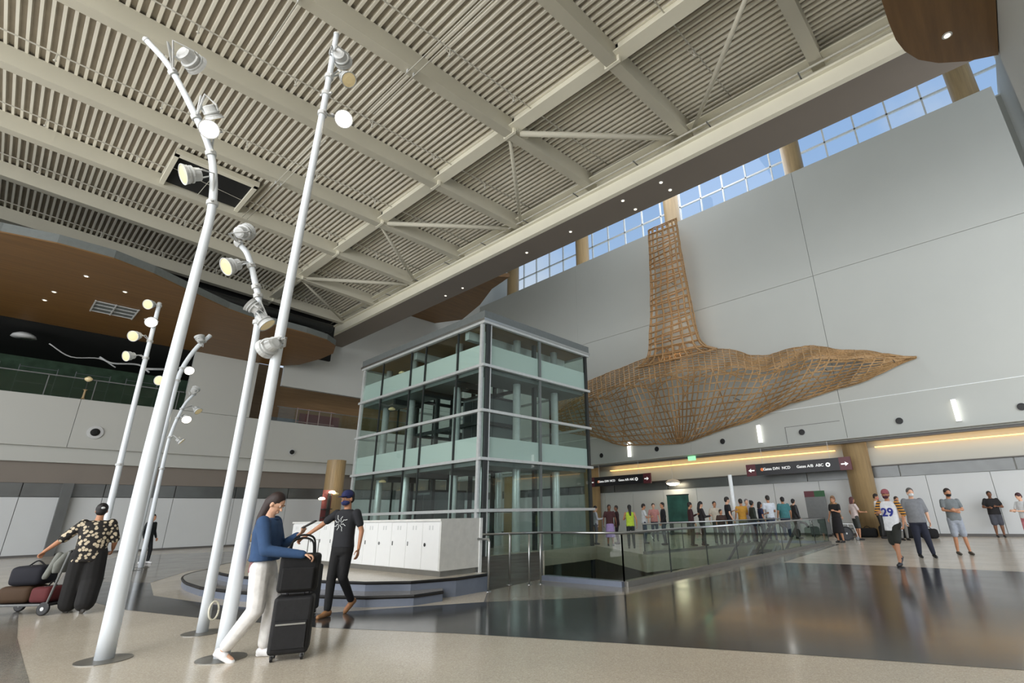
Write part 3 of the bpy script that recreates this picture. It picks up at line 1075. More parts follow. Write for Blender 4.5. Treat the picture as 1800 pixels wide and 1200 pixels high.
# --- escalators in the well
for e, (yy, lab) in enumerate(((6.95, 'nearer'), (7.95, 'farther'))):
    es = empty('escalator', (10.5, yy, 0))
    tag(es, '%s of two escalators going down inside the glass railed floor opening' % lab, 'escalator')
    xa, xb = 21.0, 11.5

    def P(t, dz):
        return Vector((xa+(xb-xa)*t - 10.5, 0, -4.8*t+dz))
    for s in (-.42, .42):
        bm = bmesh.new()
        a, b = P(0, -.5), P(1, -.2)
        a2, b2 = P(0, .05), P(1, .35)
        vs = []
        for v in (a, b, b2, a2):
            for dy in (-.05, .05):
                vs.append(bm.verts.new((v.x, s+dy, v.z)))
        for f in ((0, 2, 4, 6), (1, 7, 5, 3), (0, 1, 3, 2), (2, 3, 5, 4), (4, 5, 7, 6), (6, 7, 1, 0)):
            bm.faces.new([vs[k] for k in f])
        link('side_skirt', bm, 'mid_steel', es)
        bm = bmesh.new()
        vs = [bm.verts.new((v.x, s, v.z)) for v in (P(0, .05), P(1, .35), P(1, 1.1), P(0, .85))]
        bm.faces.new(vs)
        link('side_glass', bm, 'glass_rail', es, recalc=False)
        link('handrail', tb([P(-.08, .3)+Vector((.35, s, 0)), P(-.06, .55)+Vector((.2, s, 0)), P(0, .9)+Vector((0, s, 0)), P(1, 1.15)+Vector((0, s, 0))], .045, 8), 'black', es, smooth=True)
    for k in range(24):
        v = P((k+.5)/24, 0)
        link('step', bx(v.x-.2, v.x+.2, -.36, .36, v.z-.2, v.z), 'dark_steel', es)

# --- light poles
def clamp(parent, p, d, r):
    bm = bmesh.new()
    m4 = aim(p, d)
    lathe(bm, [(r+.012, -.035), (r+.022, -.03), (r+.022, .03), (r+.012, .035)], 16, m4)
    for s in (-1, 1):
        a = m4 @ Vector((s*(r+.02), 0, 0))
        b = m4 @ Vector((s*(r+.06), 0, 0))
        tube(bm, [a, b], .018, 6)
    return link('clamp', bm, 'fixture', parent)


def lamp(parent, anchor, pos, facing, lit, size=.12):
    """yoke lamp: arm from the pole to a drum whose lens looks along facing"""
    anchor, pos, facing = Vector(anchor), Vector(pos), Vector(facing).normalized()
    hs = bmesh.new()
    m4 = aim(pos, facing)
    R = size
    lathe(hs, [(R*.45, -R*1.7), (R*.7, -R*1.6), (R*.75, -R*.9), (R*.95, -R*.85), (R*.95, -R*.7), (R*.8, -R*.66), (R*.8, -R*.5),
               (R*1.0, -R*.46), (R*1.0, -R*.3), (R*1.05, -R*.2), (R*1.12, 0), (R*1.0, .0), (R*.97, -R*.08)], 20, m4)
    h = link('lamp_head', hs, 'fixture', parent, smooth=False)
    link('lens', lt([(R*.98, -R*.07), (R*.98, -R*.04), (R*.5, R*.02)], 20, m4), 'lens_on' if lit else 'lens_warm', h)
    side = (m4.to_3x3() @ Vector((1, 0, 0))).normalized()
    back = pos - facing*R*.9
    for s in (-1, 1):
        link('bracket', tb([back+side*s*R*1.05, back+side*s*R*1.15-facing*R*.6, back-facing*R*2.0+side*s*R*.3, anchor], .014, 6), 'fixture', h)
    return h


def light_pole(path, r0, r1, lamps, label, bands=()):
    base = Vector(path[0])
    root = empty('light_pole', base)
    tag(root, label, 'light pole', 'tall white light poles')
    loc = [Vector(p)-base for p in path]
    sp = smooth_path(loc, 6)
    L_ = [0]
    for i in range(1, len(sp)):
        L_.append(L_[-1]+(sp[i]-sp[i-1]).length)
    rs = [r0+(r1-r0)*l/L_[-1] for l in L_]
    bm = bmesh.new()
    tube(bm, sp, rs, 22)
    sh = link('shaft', bm, 'pole', root, smooth=True)
    link('end_cap', lt([(r1+.006, -.03), (r1+.006, .0), (r1*.6, .02)], 16, aim(sp[-1], sp[-1]-sp[-2])), 'fixture', root)
    link('base_ring', lt([(r0+.16, 0), (r0+.16, .008), (r0+.02, .014)], 28), 'plinth', root)

    def at(z):
        for i in range(len(sp)-1):
            if sp[i].z <= z <= sp[i+1].z:
                t = (z-sp[i].z)/max(1e-6, sp[i+1].z-sp[i].z)
                return sp[i].lerp(sp[i+1], t), (sp[i+1]-sp[i]).normalized(), rs[i]
        return sp[-1], (sp[-1]-sp[-2]).normalized(), rs[-1]
    for (za, pos, facing, lit, sz) in lamps:
        p, d, r = at(za)
        clamp(root, p, d, r)
        lamp(root, p, Vector(pos)-base, facing, lit, sz)
    for z in bands:
        p, d, r = at(z)
        clamp(root, p, d, r)
    return root


CAMD = (0.05, -0.15, -0.25)
light_pole([(1.29, 7.7, 0), (1.25, 7.71, 2.14), (1.26, 7.70, 4.59), (1.26, 7.7, 5.55), (1.19, 7.72, 6.14), (1.06, 7.74, 6.59), (.82, 7.78, 7.03), (.4, 7.85, 7.68), (.05, 7.91, 8.0)],
           .086, .038,
           [(7.62, (.66, 7.66, 7.8), (.8, .5, .05), False, .15), (7.02, (1.02, 7.6, 7.0), (.65, .35, -.65), False, .115),
            (6.5, (.97, 7.5, 6.72), (-.25, -1, -.95), True, .12), (5.7, (.84, 7.66, 5.95), (-.9, .0, -.5), False, .13)],
           'thickest white light pole at front left, its top bending left past a glowing lamp')
light_pole([(2.10, 6.7, 0), (2.11, 6.7, 2.11), (2.12, 6.7, 4.2), (2.15, 6.68, 6.87), (2.16, 6.68, 8.0), (2.16, 6.68, 8.99)], .076, .04,
           [(8.55, (2.33, 6.66, 8.5), (.6, .6, .2), False, .13), (8.05, (2.42, 6.55, 8.1), (.35, -.8, -.9), False, .115),
            (7.3, (2.42, 6.52, 7.28), (-.1, -1, -.8), True, .125), (3.55, (1.98, 6.72, 3.42), (-.2, .8, -.25), False, .12)],
           'tallest straight white light pole beside the woman, with a lamp glowing right of it', (7.7,))
light_pole([(2.35, 8.4, 0), (2.34, 8.41, 2.28), (2.32, 8.41, 3.84), (2.28, 8.42, 4.61), (2.15, 8.46, 5.08), (2.01, 8.5, 5.46), (1.89, 8.53, 5.61), (1.81, 8.55, 5.67)], .068, .042,
           [(5.64, (1.93, 8.5, 5.88), (.6, .4, .5), False, .13), (5.3, (1.74, 8.5, 5.16), (-.85, -.15, -.6), False, .13),
            (4.8, (2.12, 8.36, 4.6), (-.6, .2, .4), False, .11), (4.35, (2.42, 8.3, 4.3), (.5, -.3, -.6), False, .12)],
           'white light pole left of the tallest one, its upper part curving left over four lamps', (4.95,))
bm = bmesh.new()
tube(bm, [aim((2.42, 8.33, .26), (.2, -1, .1)) @ Vector((.06*math.cos(2*PI*q/20), .11*math.sin(2*PI*q/20), 0)) for q in range(21)], .012, 6)
tag(link('cover_ring', bm, 'beam_light', smooth=True), 'small oval cream ring low on a white light pole', 'ring')
light_pole([(2.55, 19.12, 0), (2.47, 19.13, 3.3), (2.43, 19.14, 5.55), (2.40, 19.14, 8.05)], .088, .055,
           [(7.95, (2.12, 19.1, 7.9), (-.6, -.6, -.4), False, .14), (7.35, (2.3, 18.95, 7.3), (-.1, -1, -.7), True, .15),
            (6.75, (1.98, 19.1, 6.8), (-.6, -.6, -.4), False, .15), (6.2, (1.95, 19.1, 6.15), (-.8, -.4, -.35), False, .14)],
           'slim white light pole beyond the person in the leaf patterned shirt', (3.0,))
light_pole([(4.12, 22.38, 0), (4.06, 22.39, 3.67), (4.1, 22.38, 4.6), (4.2, 22.37, 5.2), (4.3, 22.35, 5.6), (4.54, 22.31, 6.05)], .078, .045,
           [(5.95, (4.5, 22.25, 6.15), (.3, .3, .5), False, .13), (5.35, (4.72, 22.2, 5.3), (.5, -.6, -.7), False, .13),
            (5.0, (4.4, 22.15, 4.95), (0, -1, -.7), True, .14), (4.3, (4.42, 22.2, 4.15), (.6, -.2, -.5), False, .12)],
           'shortest slim white light pole, its tip bent right, right of the thickest pole', (3.2,))
light_pole([(3.69, 21.37, 0), (3.68, 21.37, 2.99), (3.7, 21.36, 5.11), (3.74, 21.36, 6.4), (4.0, 21.31, 7.35), (4.36, 21.26, 8.0)], .09, .07,
           [(7.75, (4.02, 21.2, 7.85), (-.2, .2, .6), False, .15), (6.6, (3.95, 21.1, 6.5), (.1, -1, -.6), True, .14),
            (6.15, (3.2, 21.3, 6.05), (-.6, -.7, -.2), False, .15)],
           'white light pole half hidden behind the thickest one, its bent tip poking out right', ())

# --- sconces, speakers and signs on the big wall
for i, (y_, lab) in enumerate(((1.25, 'below the tip of the woven canopy, at right'), (10.3, 'in the middle under the woven canopy'), (19.27, 'at left next to the lift tower'))):
    s = empty('wall_light', (28.97, y_, 4.95))
    tag(s, 'slim upright white wall light, '+lab, 'wall light', 'upright lights on the big wall')
    link('diffuser', bx(-.12, 0, -.09, .09, .03, 1.02), 'sconce', s)
    link('end_cap', bx(-.13, 0, -.1, .1, 0, .03), 'fixture', s)
    link('end_cap', bx(-.13, 0, -.1, .1, 1.02, 1.06), 'fixture', s)
for i, y_ in enumerate((-.98, 3.51, 8.03, 12.56, 17.12, 21.68)):
    o = empty('speaker', (28.98, y_, 5.3))
    tag(o, 'round black speaker opening low on the big wall, %s from the right' % ['first', 'second', 'third', 'fourth', 'fifth', 'sixth'][i], 'speaker', 'round black openings on the big wall')
    link('rim', lt([(.17, 0), (.17, .03), (.14, .035)], 18, aim((0, 0, 0), (-1, 0, 0))), 'fixture', o)
    link('cone', lt([(.16, .0), (.16, .04), (.1, .045)], 18, aim((0, 0, 0), (-1, 0, 0))), 'black', o)
for i, (x_, z_) in enumerate(((3.31, 6.05), (13.32, 5.75))):
    o = empty('speaker', (x_, 35.98, z_))
    tag(o, 'black camera dome in a pale ring on the gallery front, '+('left of the light poles' if i == 0 else 'right of the tallest pole'), 'camera dome')
    link('rim', lt([(.34-.14*i, 0), (.34-.14*i, .05), (.2, .06)], 20, aim((0, 0, 0), (0, -1, 0))), 'fixture', o)
    link('cone', lt([(.2-.05*i, .0), (.2-.05*i, .08), (.08, .16)], 18, aim((0, 0, 0), (0, -1, 0))), 'dark', o)
# fine control joint line on the wall beside a speaker
bm = bmesh.new()
box(bm, 28.985, 29.0, 6.1, 8.9, 5.66, 5.68)
box(bm, 28.985, 29.0, 8.86, 8.88, 4.6, 5.68)
rel(link('joint_line', bm, 'base', wr), wr)
ex = empty('exit_sign', (28.9, 14.66, 4.35))
tag(ex, 'small glowing green exit sign hanging under the big wall', 'exit sign')
link('sign_box', bx(-.06, .06, -.24, .24, 0, .26), 'exit_green', ex)
link('hanger', bx(-.01, .01, -.01, .01, .26, .3), 'fixture', ex)


def text(parent, body, loc, size, mt, ext=.01):
    c = bpy.data.curves.new('lettering', 'FONT')
    c.body = body
    c.size = size
    c.extrude = ext
    c.align_x = 'CENTER'
    c.align_y = 'CENTER'
    o = bpy.data.objects.new('lettering', c)
    COL.objects.link(o)
    dg = bpy.context.evaluated_depsgraph_get()
    me = bpy.data.meshes.new_from_object(o.evaluated_get(dg))
    bpy.data.objects.remove(o)
    t = bpy.data.objects.new('lettering', me)
    me.materials.clear()
    me.materials.append(M[mt])
    COL.objects.link(t)
    t.parent = parent
    # local sign frame: text faces -X, reading towards -Y
    t.rotation_euler = (PI/2, 0, -PI/2)
    t.location = loc
    return t


def arrow(parent, y, d, s=.17):
    bm = bmesh.new()
    pts = [(-1, -.18), (.1, -.18), (.1, -.62), (1, 0), (.1, .62), (.1, .18), (-1, .18)]
    a = [bm.verts.new((-.075, y-d*p[0]*s, p[1]*s+.29)) for p in pts]
    b = [bm.verts.new((-.06, y-d*p[0]*s, p[1]*s+.29)) for p in pts]
    bm.faces.new(a)
    bm.faces.new(b[::-1])
    for i in range(7):
        bm.faces.new((a[i], a[(i+1) % 7], b[(i+1) % 7], b[i]))
    link('arrow', bm, 'sign_white', parent)


for (yc, w_, lab) in ((8.58, 4.8, 'left of the big column'), (20.15, 4.58, 'beside the lift tower')):
    s = empty('direction_sign', (28.7, yc, 3.17))
    tag(s, 'long black hanging sign with white arrows and lettering, '+lab, 'sign', 'hanging direction signs')
    link('sign_panel', bx(-.06, .06, -w_/2, w_/2, 0, .62), 'sign_black', s)
    for e in (-1, 1):
        link('end_panel', bx(-.065, .065, e*w_/2-.27, e*w_/2+.27, -.01, .63), 'sign_red', s)
        link('hanger_rod', tb([(0, e*w_*.36, .6), (0, e*w_*.36, 1.49)], .014, 6), 'fixture', s)
    arrow(s, w_/2-.02, -1)
    arrow(s, -w_/2+.02, 1)
    link('disc', lt([(.09, 0), (.09, .012)], 20, aim((-.06, w_/2-.62, .31), (-1, 0, 0))), 'sign_orange', s)
    bm = bmesh.new()
    lathe(bm, [(.11, 0), (.11, .012)], 20, aim((-.06, -w_/2+.8, .31), (-1, 0, 0)))
    rg = link('ring', bm, 'sign_white', s)
    link('ring_centre', lt([(.05, .013), (.05, .016)], 16, aim((-.06, -w_/2+.8, .31), (-1, 0, 0))), 'sign_black', rg)
    text(s, 'Gates D/N', (-.075, w_*(.5-.235), .31), .2, 'sign_white')
    text(s, 'NCD', (-.075, w_*(.5-.40), .31), .2, 'sign_white')
    text(s, 'Gates A/B', (-.075, w_*(.5-.60), .31), .2, 'sign_white')
    text(s, 'ABC', (-.075, w_*(.5-.75), .31), .2, 'sign_white')

# slim white post behind the crowd
ps = empty('white_post', (24.0, 10.28, 0))
tag(ps, 'slim bright white post standing in the crowd behind the glass balustrade', 'post')
link('shaft', tb([(0, 0, 0), (0, 0, 3.0)], .09, 14), 'reveal', ps, smooth=True)
link('base_plate', lt([(.16, 0), (.16, .02)], 18), 'steel', ps)

# screens / posters against the recessed wall
sc = empty('display_board', (29.6, 16.3, 0))
tag(sc, 'dark green display board standing behind the crowd near the lift tower', 'display board')
link('board', bx(-.04, .04, -.75, .75, .8, 2.35), 'poster', sc)
link('frame', bx(-.05, .05, -.78, .78, 2.35, 2.42), 'dark_steel', sc)
link('frame', bx(-.05, .05, -.78, .78, .72, .8), 'dark_steel', sc)
for s_ in (-.6, .6):
    link('stand_leg', bx(-.2, .2, s_-.03, s_+.03, 0, .8), 'dark_steel', sc)
b2 = empty('banner_stand', (29.4, 8.1, 0))
tag(b2, 'narrow banner stand with dark red and green header beside the wooden column', 'banner')
link('header_red', bx(-.04, .04, 0, .5, 1.95, 2.25), 'poster_red', b2)
link('header_green', bx(-.04, .04, -.5, 0, 1.95, 2.25), 'poster_green', b2)
link('panel', bx(-.03, .03, -.5, .5, .1, 1.95), 'fixture_dark', b2)
for s_ in (-.4, .4):
    link('foot', bx(-.25, .25, s_-.03, s_+.03, 0, .1), 'dark_steel', b2)
# luminous cloudy lamp on the transom
gl = empty('ceiling_lamp', (29.9, 16.7, 3.2))
tag(gl, 'bright white round lamp glowing under the big wall above the crowd', 'lamp')
link('shade', lt([(.45, -.06), (.5, 0), (.3, .14), (.05, .2)], 24), 'fixture', gl)
link('bulb', lt([(.2, -.2), (.4, -.1), (.4, -.07)], 20), 'lens_on', gl)
link('cord', tb([(0, 0, .2), (0, 0, 1.4)], .015, 6), 'fixture', gl)

# --- gallery details on the left
gr = empty('gallery_railing', (0, 36.1, 7.72))
tag(gr, 'dark green glass railing along the upper gallery on the left', 'railing')
x = -12.0
while x < 6.6:
    link('glass_panel', bx(x+.02, x+1.83, -.01, .01, .05, 1.05), 'glass_green', gr)
    link('post', bx(x-.02, x+.02, -.03, .03, 0, 1.1), 'fixture_dark', gr)
    x += 1.85
link('top_rail', bx(-12, 6.75, -.03, .03, 1.08, 1.13), 'fixture_dark', gr)
gr2 = empty('gallery_railing', (12, 36.1, 7.5))
tag(gr2, 'clear glass railing along the brown gallery opening behind the lift tower', 'railing')
x = 0.1
while x < 10:
    link('glass_panel', bx(x+.02, x+1.83, -.01, .01, .2, 1.2), 'glass_rail', gr2)
    x += 1.85
link('top_rail', bx(0, 10.4, -.02, .02, 1.2, 1.24), 'fixture_dark', gr2)
# greenish frames inside
for i in range(7):
    xx = -9+2.4*i
    o = empty('scaffold_frame', (xx, 41.5, 7.72))
    tag(o, 'dim greenish scaffold frame inside the dark upper gallery, %s from the left' % ['first', 'second', 'third', 'fourth', 'fifth', 'sixth', 'seventh'][i], 'scaffold', 'scaffold frames in the dark gallery')
    for q in (-.8, .8):
        link('standard', tb([(q, 0, 0), (q, 0, 2.6)], .03, 6), 'mid_steel', o)
    for z in (.8, 1.6, 2.5):
        link('ledger', tb([(-.8, 0, z), (.8, 0, z)], .025, 6), 'mid_steel', o)
dm = tag(link('ceiling_dome', lt([(.5, 0), (.45, .12), (.25, .24), (.05, .28)], 20, aim((-.4, 37.6, 10.9), (0, 0, 1))), 'fixture', smooth=True), 'pale round dome fitting under the dark gallery ceiling at far left', 'dome')
for i in range(0, 5, 2):
    o = link('cable_duct', tb(smooth_path([(0.6+i*1.1, 38+.2*i, 10.9-.1*i), (1.6+i*.9, 38.2, 10.4), (2.8+i*.9, 38.4, 10.6), (3.6+i*.8, 38.3, 10.2)], 5), .035+.01*i, 6), 'mid_steel' if i % 2 else 'fixture', smooth=True)
    tag(o, 'loose cable or flexible duct under the dark gallery ceiling, %s from the left' % ['first', 'second', 'third', 'fourth', 'fifth'][i], 'cable', 'loose ducts in the dark gallery')
pl = empty('table_lamp', (2.45, 36.0, 7.74))
tag(pl, 'small brass light standing on the left gallery edge', 'lamp')
link('stem', lt([(.1, 0), (.05, .05), (.04, .45), (.1, .5)], 12), 'wood_col', pl)
link('globe', lt([(.04, .95), (.15, 1.02), (.17, 1.12), (.05, 1.22)], 14), 'lens_warm', pl)
link('rod', tb([(0, 0, .5), (0, 0, 1.0)], .015, 6), 'dark_steel', pl)
M['pink'] = mat('pinkish_frame', (190, 150, 146), 0.6)
M['red_panel'] = mat('dull_red_panel', (120, 66, 66), 0.7)
sf = empty('scaffold_frame', (15.0, 38.2, 7.72))
tag(sf, 'pale pink scaffold frame with dull red boards in the brown gallery opening', 'scaffold')
for q in (-.9, -.1, .7, 1.6):
    link('standard', tb([(q, 0, 0), (q, 0, 1.5)], .04, 6), 'pink', sf)
for z in (.5, 1.45):
    link('ledger', tb([(-.9, 0, z), (1.9, 0, z)], .03, 6), 'pink', sf)
link('board', bx(-.6, 2.4, .3, .34, .05, 1.2), 'red_panel', sf)
link('board', bx(-3.0, -.6, .3, .34, .05, .7), 'fixture_dark', sf)

# --- chair-like stool by the podium, and the distant stand with lamps
ch = empty('stool', (7.6, 23.0, 0))
tag(ch, 'tan cushioned stool on thin legs seen between the light poles', 'stool')
link('seat', lt([(.16, .62), (.26, .66), (.28, .78), (.2, .9), (.08, .93)], 18), 'wood_col', ch, smooth=True)
for a in range(4):
    an = PI/4+a*PI/2
    link('leg', tb([(.14*math.cos(an), .14*math.sin(an), .64), (.24*math.cos(an), .24*math.sin(an), 0)], .018, 6), 'fixture', ch)
kd = empty('kiosk_stand', (14.9, 33.0, 0))
tag(kd, 'dark stand with bright lamps in front of the far left wooden column', 'stand')
link('post', bx(-.08, .08, -.08, .08, 0, 3.0), 'dark_steel', kd)
for i, (a, b, c) in enumerate(((-.5, 0, 2.6), (.1, 0, 3.0), (.35, 0, 2.9))):
    link('lamp', lt([(.16, 0), (.2, .06), (.1, .14)], 14, Matrix.Translation((a, b-.1, c))), 'lens_on' if i < 2 else 'lens_warm', kd)
for i in range(4):
    link('shelf', bx(-.35, .2, -.2, .2, .5+.5*i, .55+.5*i), 'dark_steel', kd)
link('back_panel', bx(-.35, .25, .18, .22, .2, 3.2), 'red_panel', kd)

# ================================================================== WOVEN SCULPTURE
def interp(tab, x):
    """tab sorted by descending x"""
    if x >= tab[0][0]:
        return tab[0][1]
    for (a, va), (b, vb) in zip(tab, tab[1:]):
        if b <= x <= a:
            t = (a-x)/(a-b)
            t = t*t*(3-2*t)*.5+t*.5
            return va+(vb-va)*t
    return tab[-1][1]


def SPt(y28, z28, d):
    k = (29-d)/28
    return Vector((29-d, y28*k, 1.35+(z28-1.35)*k))


scu = empty('woven_sculpture', (28.5, 14.5, 5.4))
tag(scu, 'huge woven rattan sculpture, a latticed tower widening into a rippled canopy on the white wall', 'sculpture')
TOPC = [(26, 9.4), (22, 10.62), (19.5, 10.95), (16.9, 11.25), (13.0, 11.15), (11.06, 10.55), (9.6, 9.8), (8.8, 9.65), (7.6, 9.75), (6.67, 9.7), (4.6, 8.95), (2.12, 8.04)]
RIMC = [(26, 8.7), (22, 9.3), (18, 9.7), (14.7, 9.7), (11, 9.3), (9, 8.75), (6.67, 8.9), (4.6, 8.5), (2.12, 8.03)]
BOTC = [(26, 8.0), (24, 7.1), (22, 6.67), (19, 5.65), (14.7, 5.36), (11, 6.03), (7.75, 6.82), (4.93, 7.24), (2.12, 8.0)]
DRIM = [(26, .6), (22, 1.9), (18, 2.6), (14.7, 2.9), (11, 2.4), (9, 1.5), (6.67, 1.7), (4.6, 1.1), (2.12, .15)]
rs_ = random.Random(3)


def canopy(u, v):
    """u 0..1 left to right tip; v 0..1 bowl, 1..2 upper side"""
    y = 25.5+(2.12-25.5)*u
    if v <= 1:
        c = 14.9
        q = (y-c)/(10.6 if y > c else 12.8)
        ybot = c+(10.6 if y > c else 12.8)*math.copysign(abs(q)**1.75, q)
        t = v
        zb = interp(BOTC, ybot)
        zr = interp(RIMC, y)
        yy = ybot+(y-ybot)*t**.8
        d = .25+(interp(DRIM, y)-.25)*math.sin(t*PI/2)**.8
        # rippled folds
        d += .5*math.sin(y*2.1+1.3*t)*math.sin(PI*t)*(1 if 4 < y < 24 else .3)
        z = zb+(zr-zb)*t**1.15
        return SPt(yy, z, max(.12, d))
    t = v-1
    zt, zr = interp(TOPC, y), interp(RIMC, y)
    d = interp(DRIM, y)*(1-t)**.7+.35*t + .12*math.sin(y*3.0+5*t)
    return SPt(y, zr+(zt-zr)*t**.8, max(.12, d))


def strip(name, pts, r):
    pts = [p+Vector((rs_.uniform(-.012, .012), rs_.uniform(-.02, .02), rs_.uniform(-.02, .02))) for p in pts]
    bm = bmesh.new()
    tube(bm, pts, r, 4)
    o = link(name, bm, 'rattan', scu)
    o.matrix_parent_inverse = Matrix.Translation(-scu.location)


NU = 58
for i in range(NU+1):
    u = i/NU
    strip('rib_strip', [canopy(u, 2.0*k/22) for k in range(23)], .045)
for k in range(20):
    v = 2.0*k/19
    strip('cross_strip', [canopy(u/110, v) for u in range(111)], .046 if k in (0, 19) else .042)
# doubled rim strips where the weave is densest
for k in range(7):
    v = .92+.045*k
    strip('rim_strip', [canopy(u/90, v+.05*math.sin(u*.5+k)) for u in range(91)], .034)
# diagonal strips over the bowl
for i in range(15):
    u0 = .08+.055*i
    strip('diagonal_strip', [canopy(min(1, max(0, u0+.12*(t/12-.5)*(1 if i % 2 else -1))), t/12) for t in range(13)], .03)
TW = [(20.85, 15.70, 13.42), (18.5, 15.8, 13.35), (16.0, 15.95, 13.2), (14.2, 16.15, 13.05), (12.6, 16.4, 12.92), (11.6, 16.55, 12.78), (11.15, 16.8, 12.5), (10.7, 17.8, 11.6)]


def tower(z, an):
    for (a, b) in zip(TW, TW[1:]):
        if b[0] <= z <= a[0]:
            t = (a[0]-z)/(a[0]-b[0])
            L_, R_ = a[1]+(b[1]-a[1])*t, a[2]+(b[2]-a[2])*t
            break
    c, w_ = (L_+R_)/2, (L_-R_)/2
    return SPt(c+w_*math.cos(an), z, 1.15+min(w_, 1.6)*.62*math.sin(an))


NA = 16
zz = [20.85-(20.85-10.75)*k/30 for k in range(31)]
for a in range(NA):
    strip('tower_rib', [tower(z, 2*PI*a/NA+.06*math.sin(z*1.7+a)) for z in zz], .05)
for k in range(23):
    z = 20.8-.455*k
    strip('tower_hoop', [tower(max(10.75, min(20.84, z+.1*math.sin(2*PI*a/20+k))), 2*PI*a/20) for a in range(21)], .052)
for k in range(3):
    strip('tower_loop', [tower(11.4+.25*math.sin(2*PI*a/14), PI*1.5+.5*(k-1)+.3*math.cos(2*PI*a/14)) for a in range(15)], .04)
# short anchor rods back to the wall
for (y_, z_) in ((15, 20.5), (14.2, 16), (15, 12.2), (21, 8), (11, 7.5), (6, 8.2), (3, 8.0), (18, 7)):
    p = SPt(y_, z_, .6)
    o = link('anchor_rod', tb([(28.99, p.y, p.z), (p.x-.4, p.y, p.z)], .02, 6), 'dark_steel', scu)
    o.matrix_parent_inverse = Matrix.Translation(-scu.location)

for (y_, z_, d_, e_) in ((14.6, 19.5, 1.0, 12), (14.6, 17.5, 1.0, 12), (14.7, 15.5, 1.1, 14), (14.8, 13.5, 1.3, 18), (14.8, 11.6, 1.6, 22)):
    ld = bpy.data.lights.new('sculpture_lamp', 'POINT')
    ld.energy = e_
    ld.color = (1, .74, .5)
    ld.shadow_soft_size = .15
    o = bpy.data.objects.new('sculpture_lamp', ld)
    COL.objects.link(o)
    o.location = SPt(y_, z_, d_)

# ================================================================== PEOPLE
V3 = Vector
SK = {}


def skin(name, rgb):
    if name not in SK:
        SK[name] = mat('skin_'+name, rgb, 0.55, var=0.03)
        M['skin_'+name] = SK[name]
    return 'skin_'+name


skin('light', (214, 168, 140))
skin('tan', (182, 130, 98))
skin('brown', (120, 80, 58))


def cloth(rgb, rough=.85):
    k = 'cloth_%d_%d_%d' % rgb
    if k not in M:
        M[k] = mat(k, rgb, rough, var=.1, scale=14, bump=.15)
    return k


def cap_(bm, p0, p1, r0, r1, seg=12):
    p0, p1 = V3(p0), V3(p1)
    d = p1-p0
    if d.length < 1e-5:
        d = V3((0, 0, .001))
    n = d.normalized()
    pts, rr = [], []
    for a in (-.98, -.8, -.45):
        pts.append(p0+n*r0*a)
        rr.append(r0*math.sqrt(1-a*a))
    pts.append(p0)
    rr.append(r0)
    pts.append(p1)
    rr.append(r1)
    for a in (.45, .8, .98):
        pts.append(p1+n*r1*a)
        rr.append(r1*math.sqrt(1-a*a))
    tube(bm, pts, rr, seg)


def ell(bm, c, r, R=None, seg=14):
    m4 = Matrix.Translation(V3(c)) @ (R.to_4x4() if R else Matrix()) @ Matrix.Diagonal((r[0], r[1], r[2], 1))
    lathe(bm, [(math.sin(PI*k/10)+1e-4, -math.cos(PI*k/10)) for k in range(11)], seg, m4)


def loft(bm, rings, seg=18, pw=2.3):
    """rings: (center, rx, ry[, yaw]) super-elliptical, horizontal"""
    rs = []
    for rg in rings:
        c, rx, ry = V3(rg[0]), rg[1], rg[2]
        yaw = rg[3] if len(rg) > 3 else 0
        vs = []
        for k in range(seg):
            a = 2*PI*k/seg
            ca, sa = math.cos(a), math.sin(a)
            x = rx*math.copysign(abs(ca)**(2/pw), ca)
            y = ry*math.copysign(abs(sa)**(2/pw), sa)
            vs.append(bm.verts.new(c+V3((x*math.cos(yaw)-y*math.sin(yaw), x*math.sin(yaw)+y*math.cos(yaw), 0))))
        rs.append(vs)
    for i in range(len(rs)-1):
        for k in range(seg):
            bm.faces.new((rs[i][k], rs[i][(k+1) % seg], rs[i+1][(k+1) % seg], rs[i+1][k]))
    bm.faces.new(rs[0][::-1])
    bm.faces.new(rs[-1])


def fuse(name, bm, vox, mt, parent, it=3, fac=.5):
    bmesh.ops.recalc_face_normals(bm, faces=bm.faces)
    me = bpy.data.meshes.new(name)
    bm.to_mesh(me)
    bm.free()
    t = bpy.data.objects.new('tmp', me)
    COL.objects.link(t)
    md = t.modifiers.new('r', 'REMESH')
    md.mode = 'VOXEL'
    md.voxel_size = vox
    md.use_smooth_shade = True
    sm = t.modifiers.new('s', 'SMOOTH')
    sm.factor = fac
    sm.iterations = it
    dg = bpy.context.evaluated_depsgraph_get()
    m2 = bpy.data.meshes.new_from_object(t.evaluated_get(dg))
    bpy.data.objects.remove(t)
    bpy.data.meshes.remove(me)
    m2.name = name
    m2.materials.clear()
    m2.materials.append(M[mt] if isinstance(mt, str) else mt)
    for p in m2.polygons:
        p.use_smooth = True
    o = bpy.data.objects.new(name, m2)
    COL.objects.link(o)
    o.parent = parent
    return o


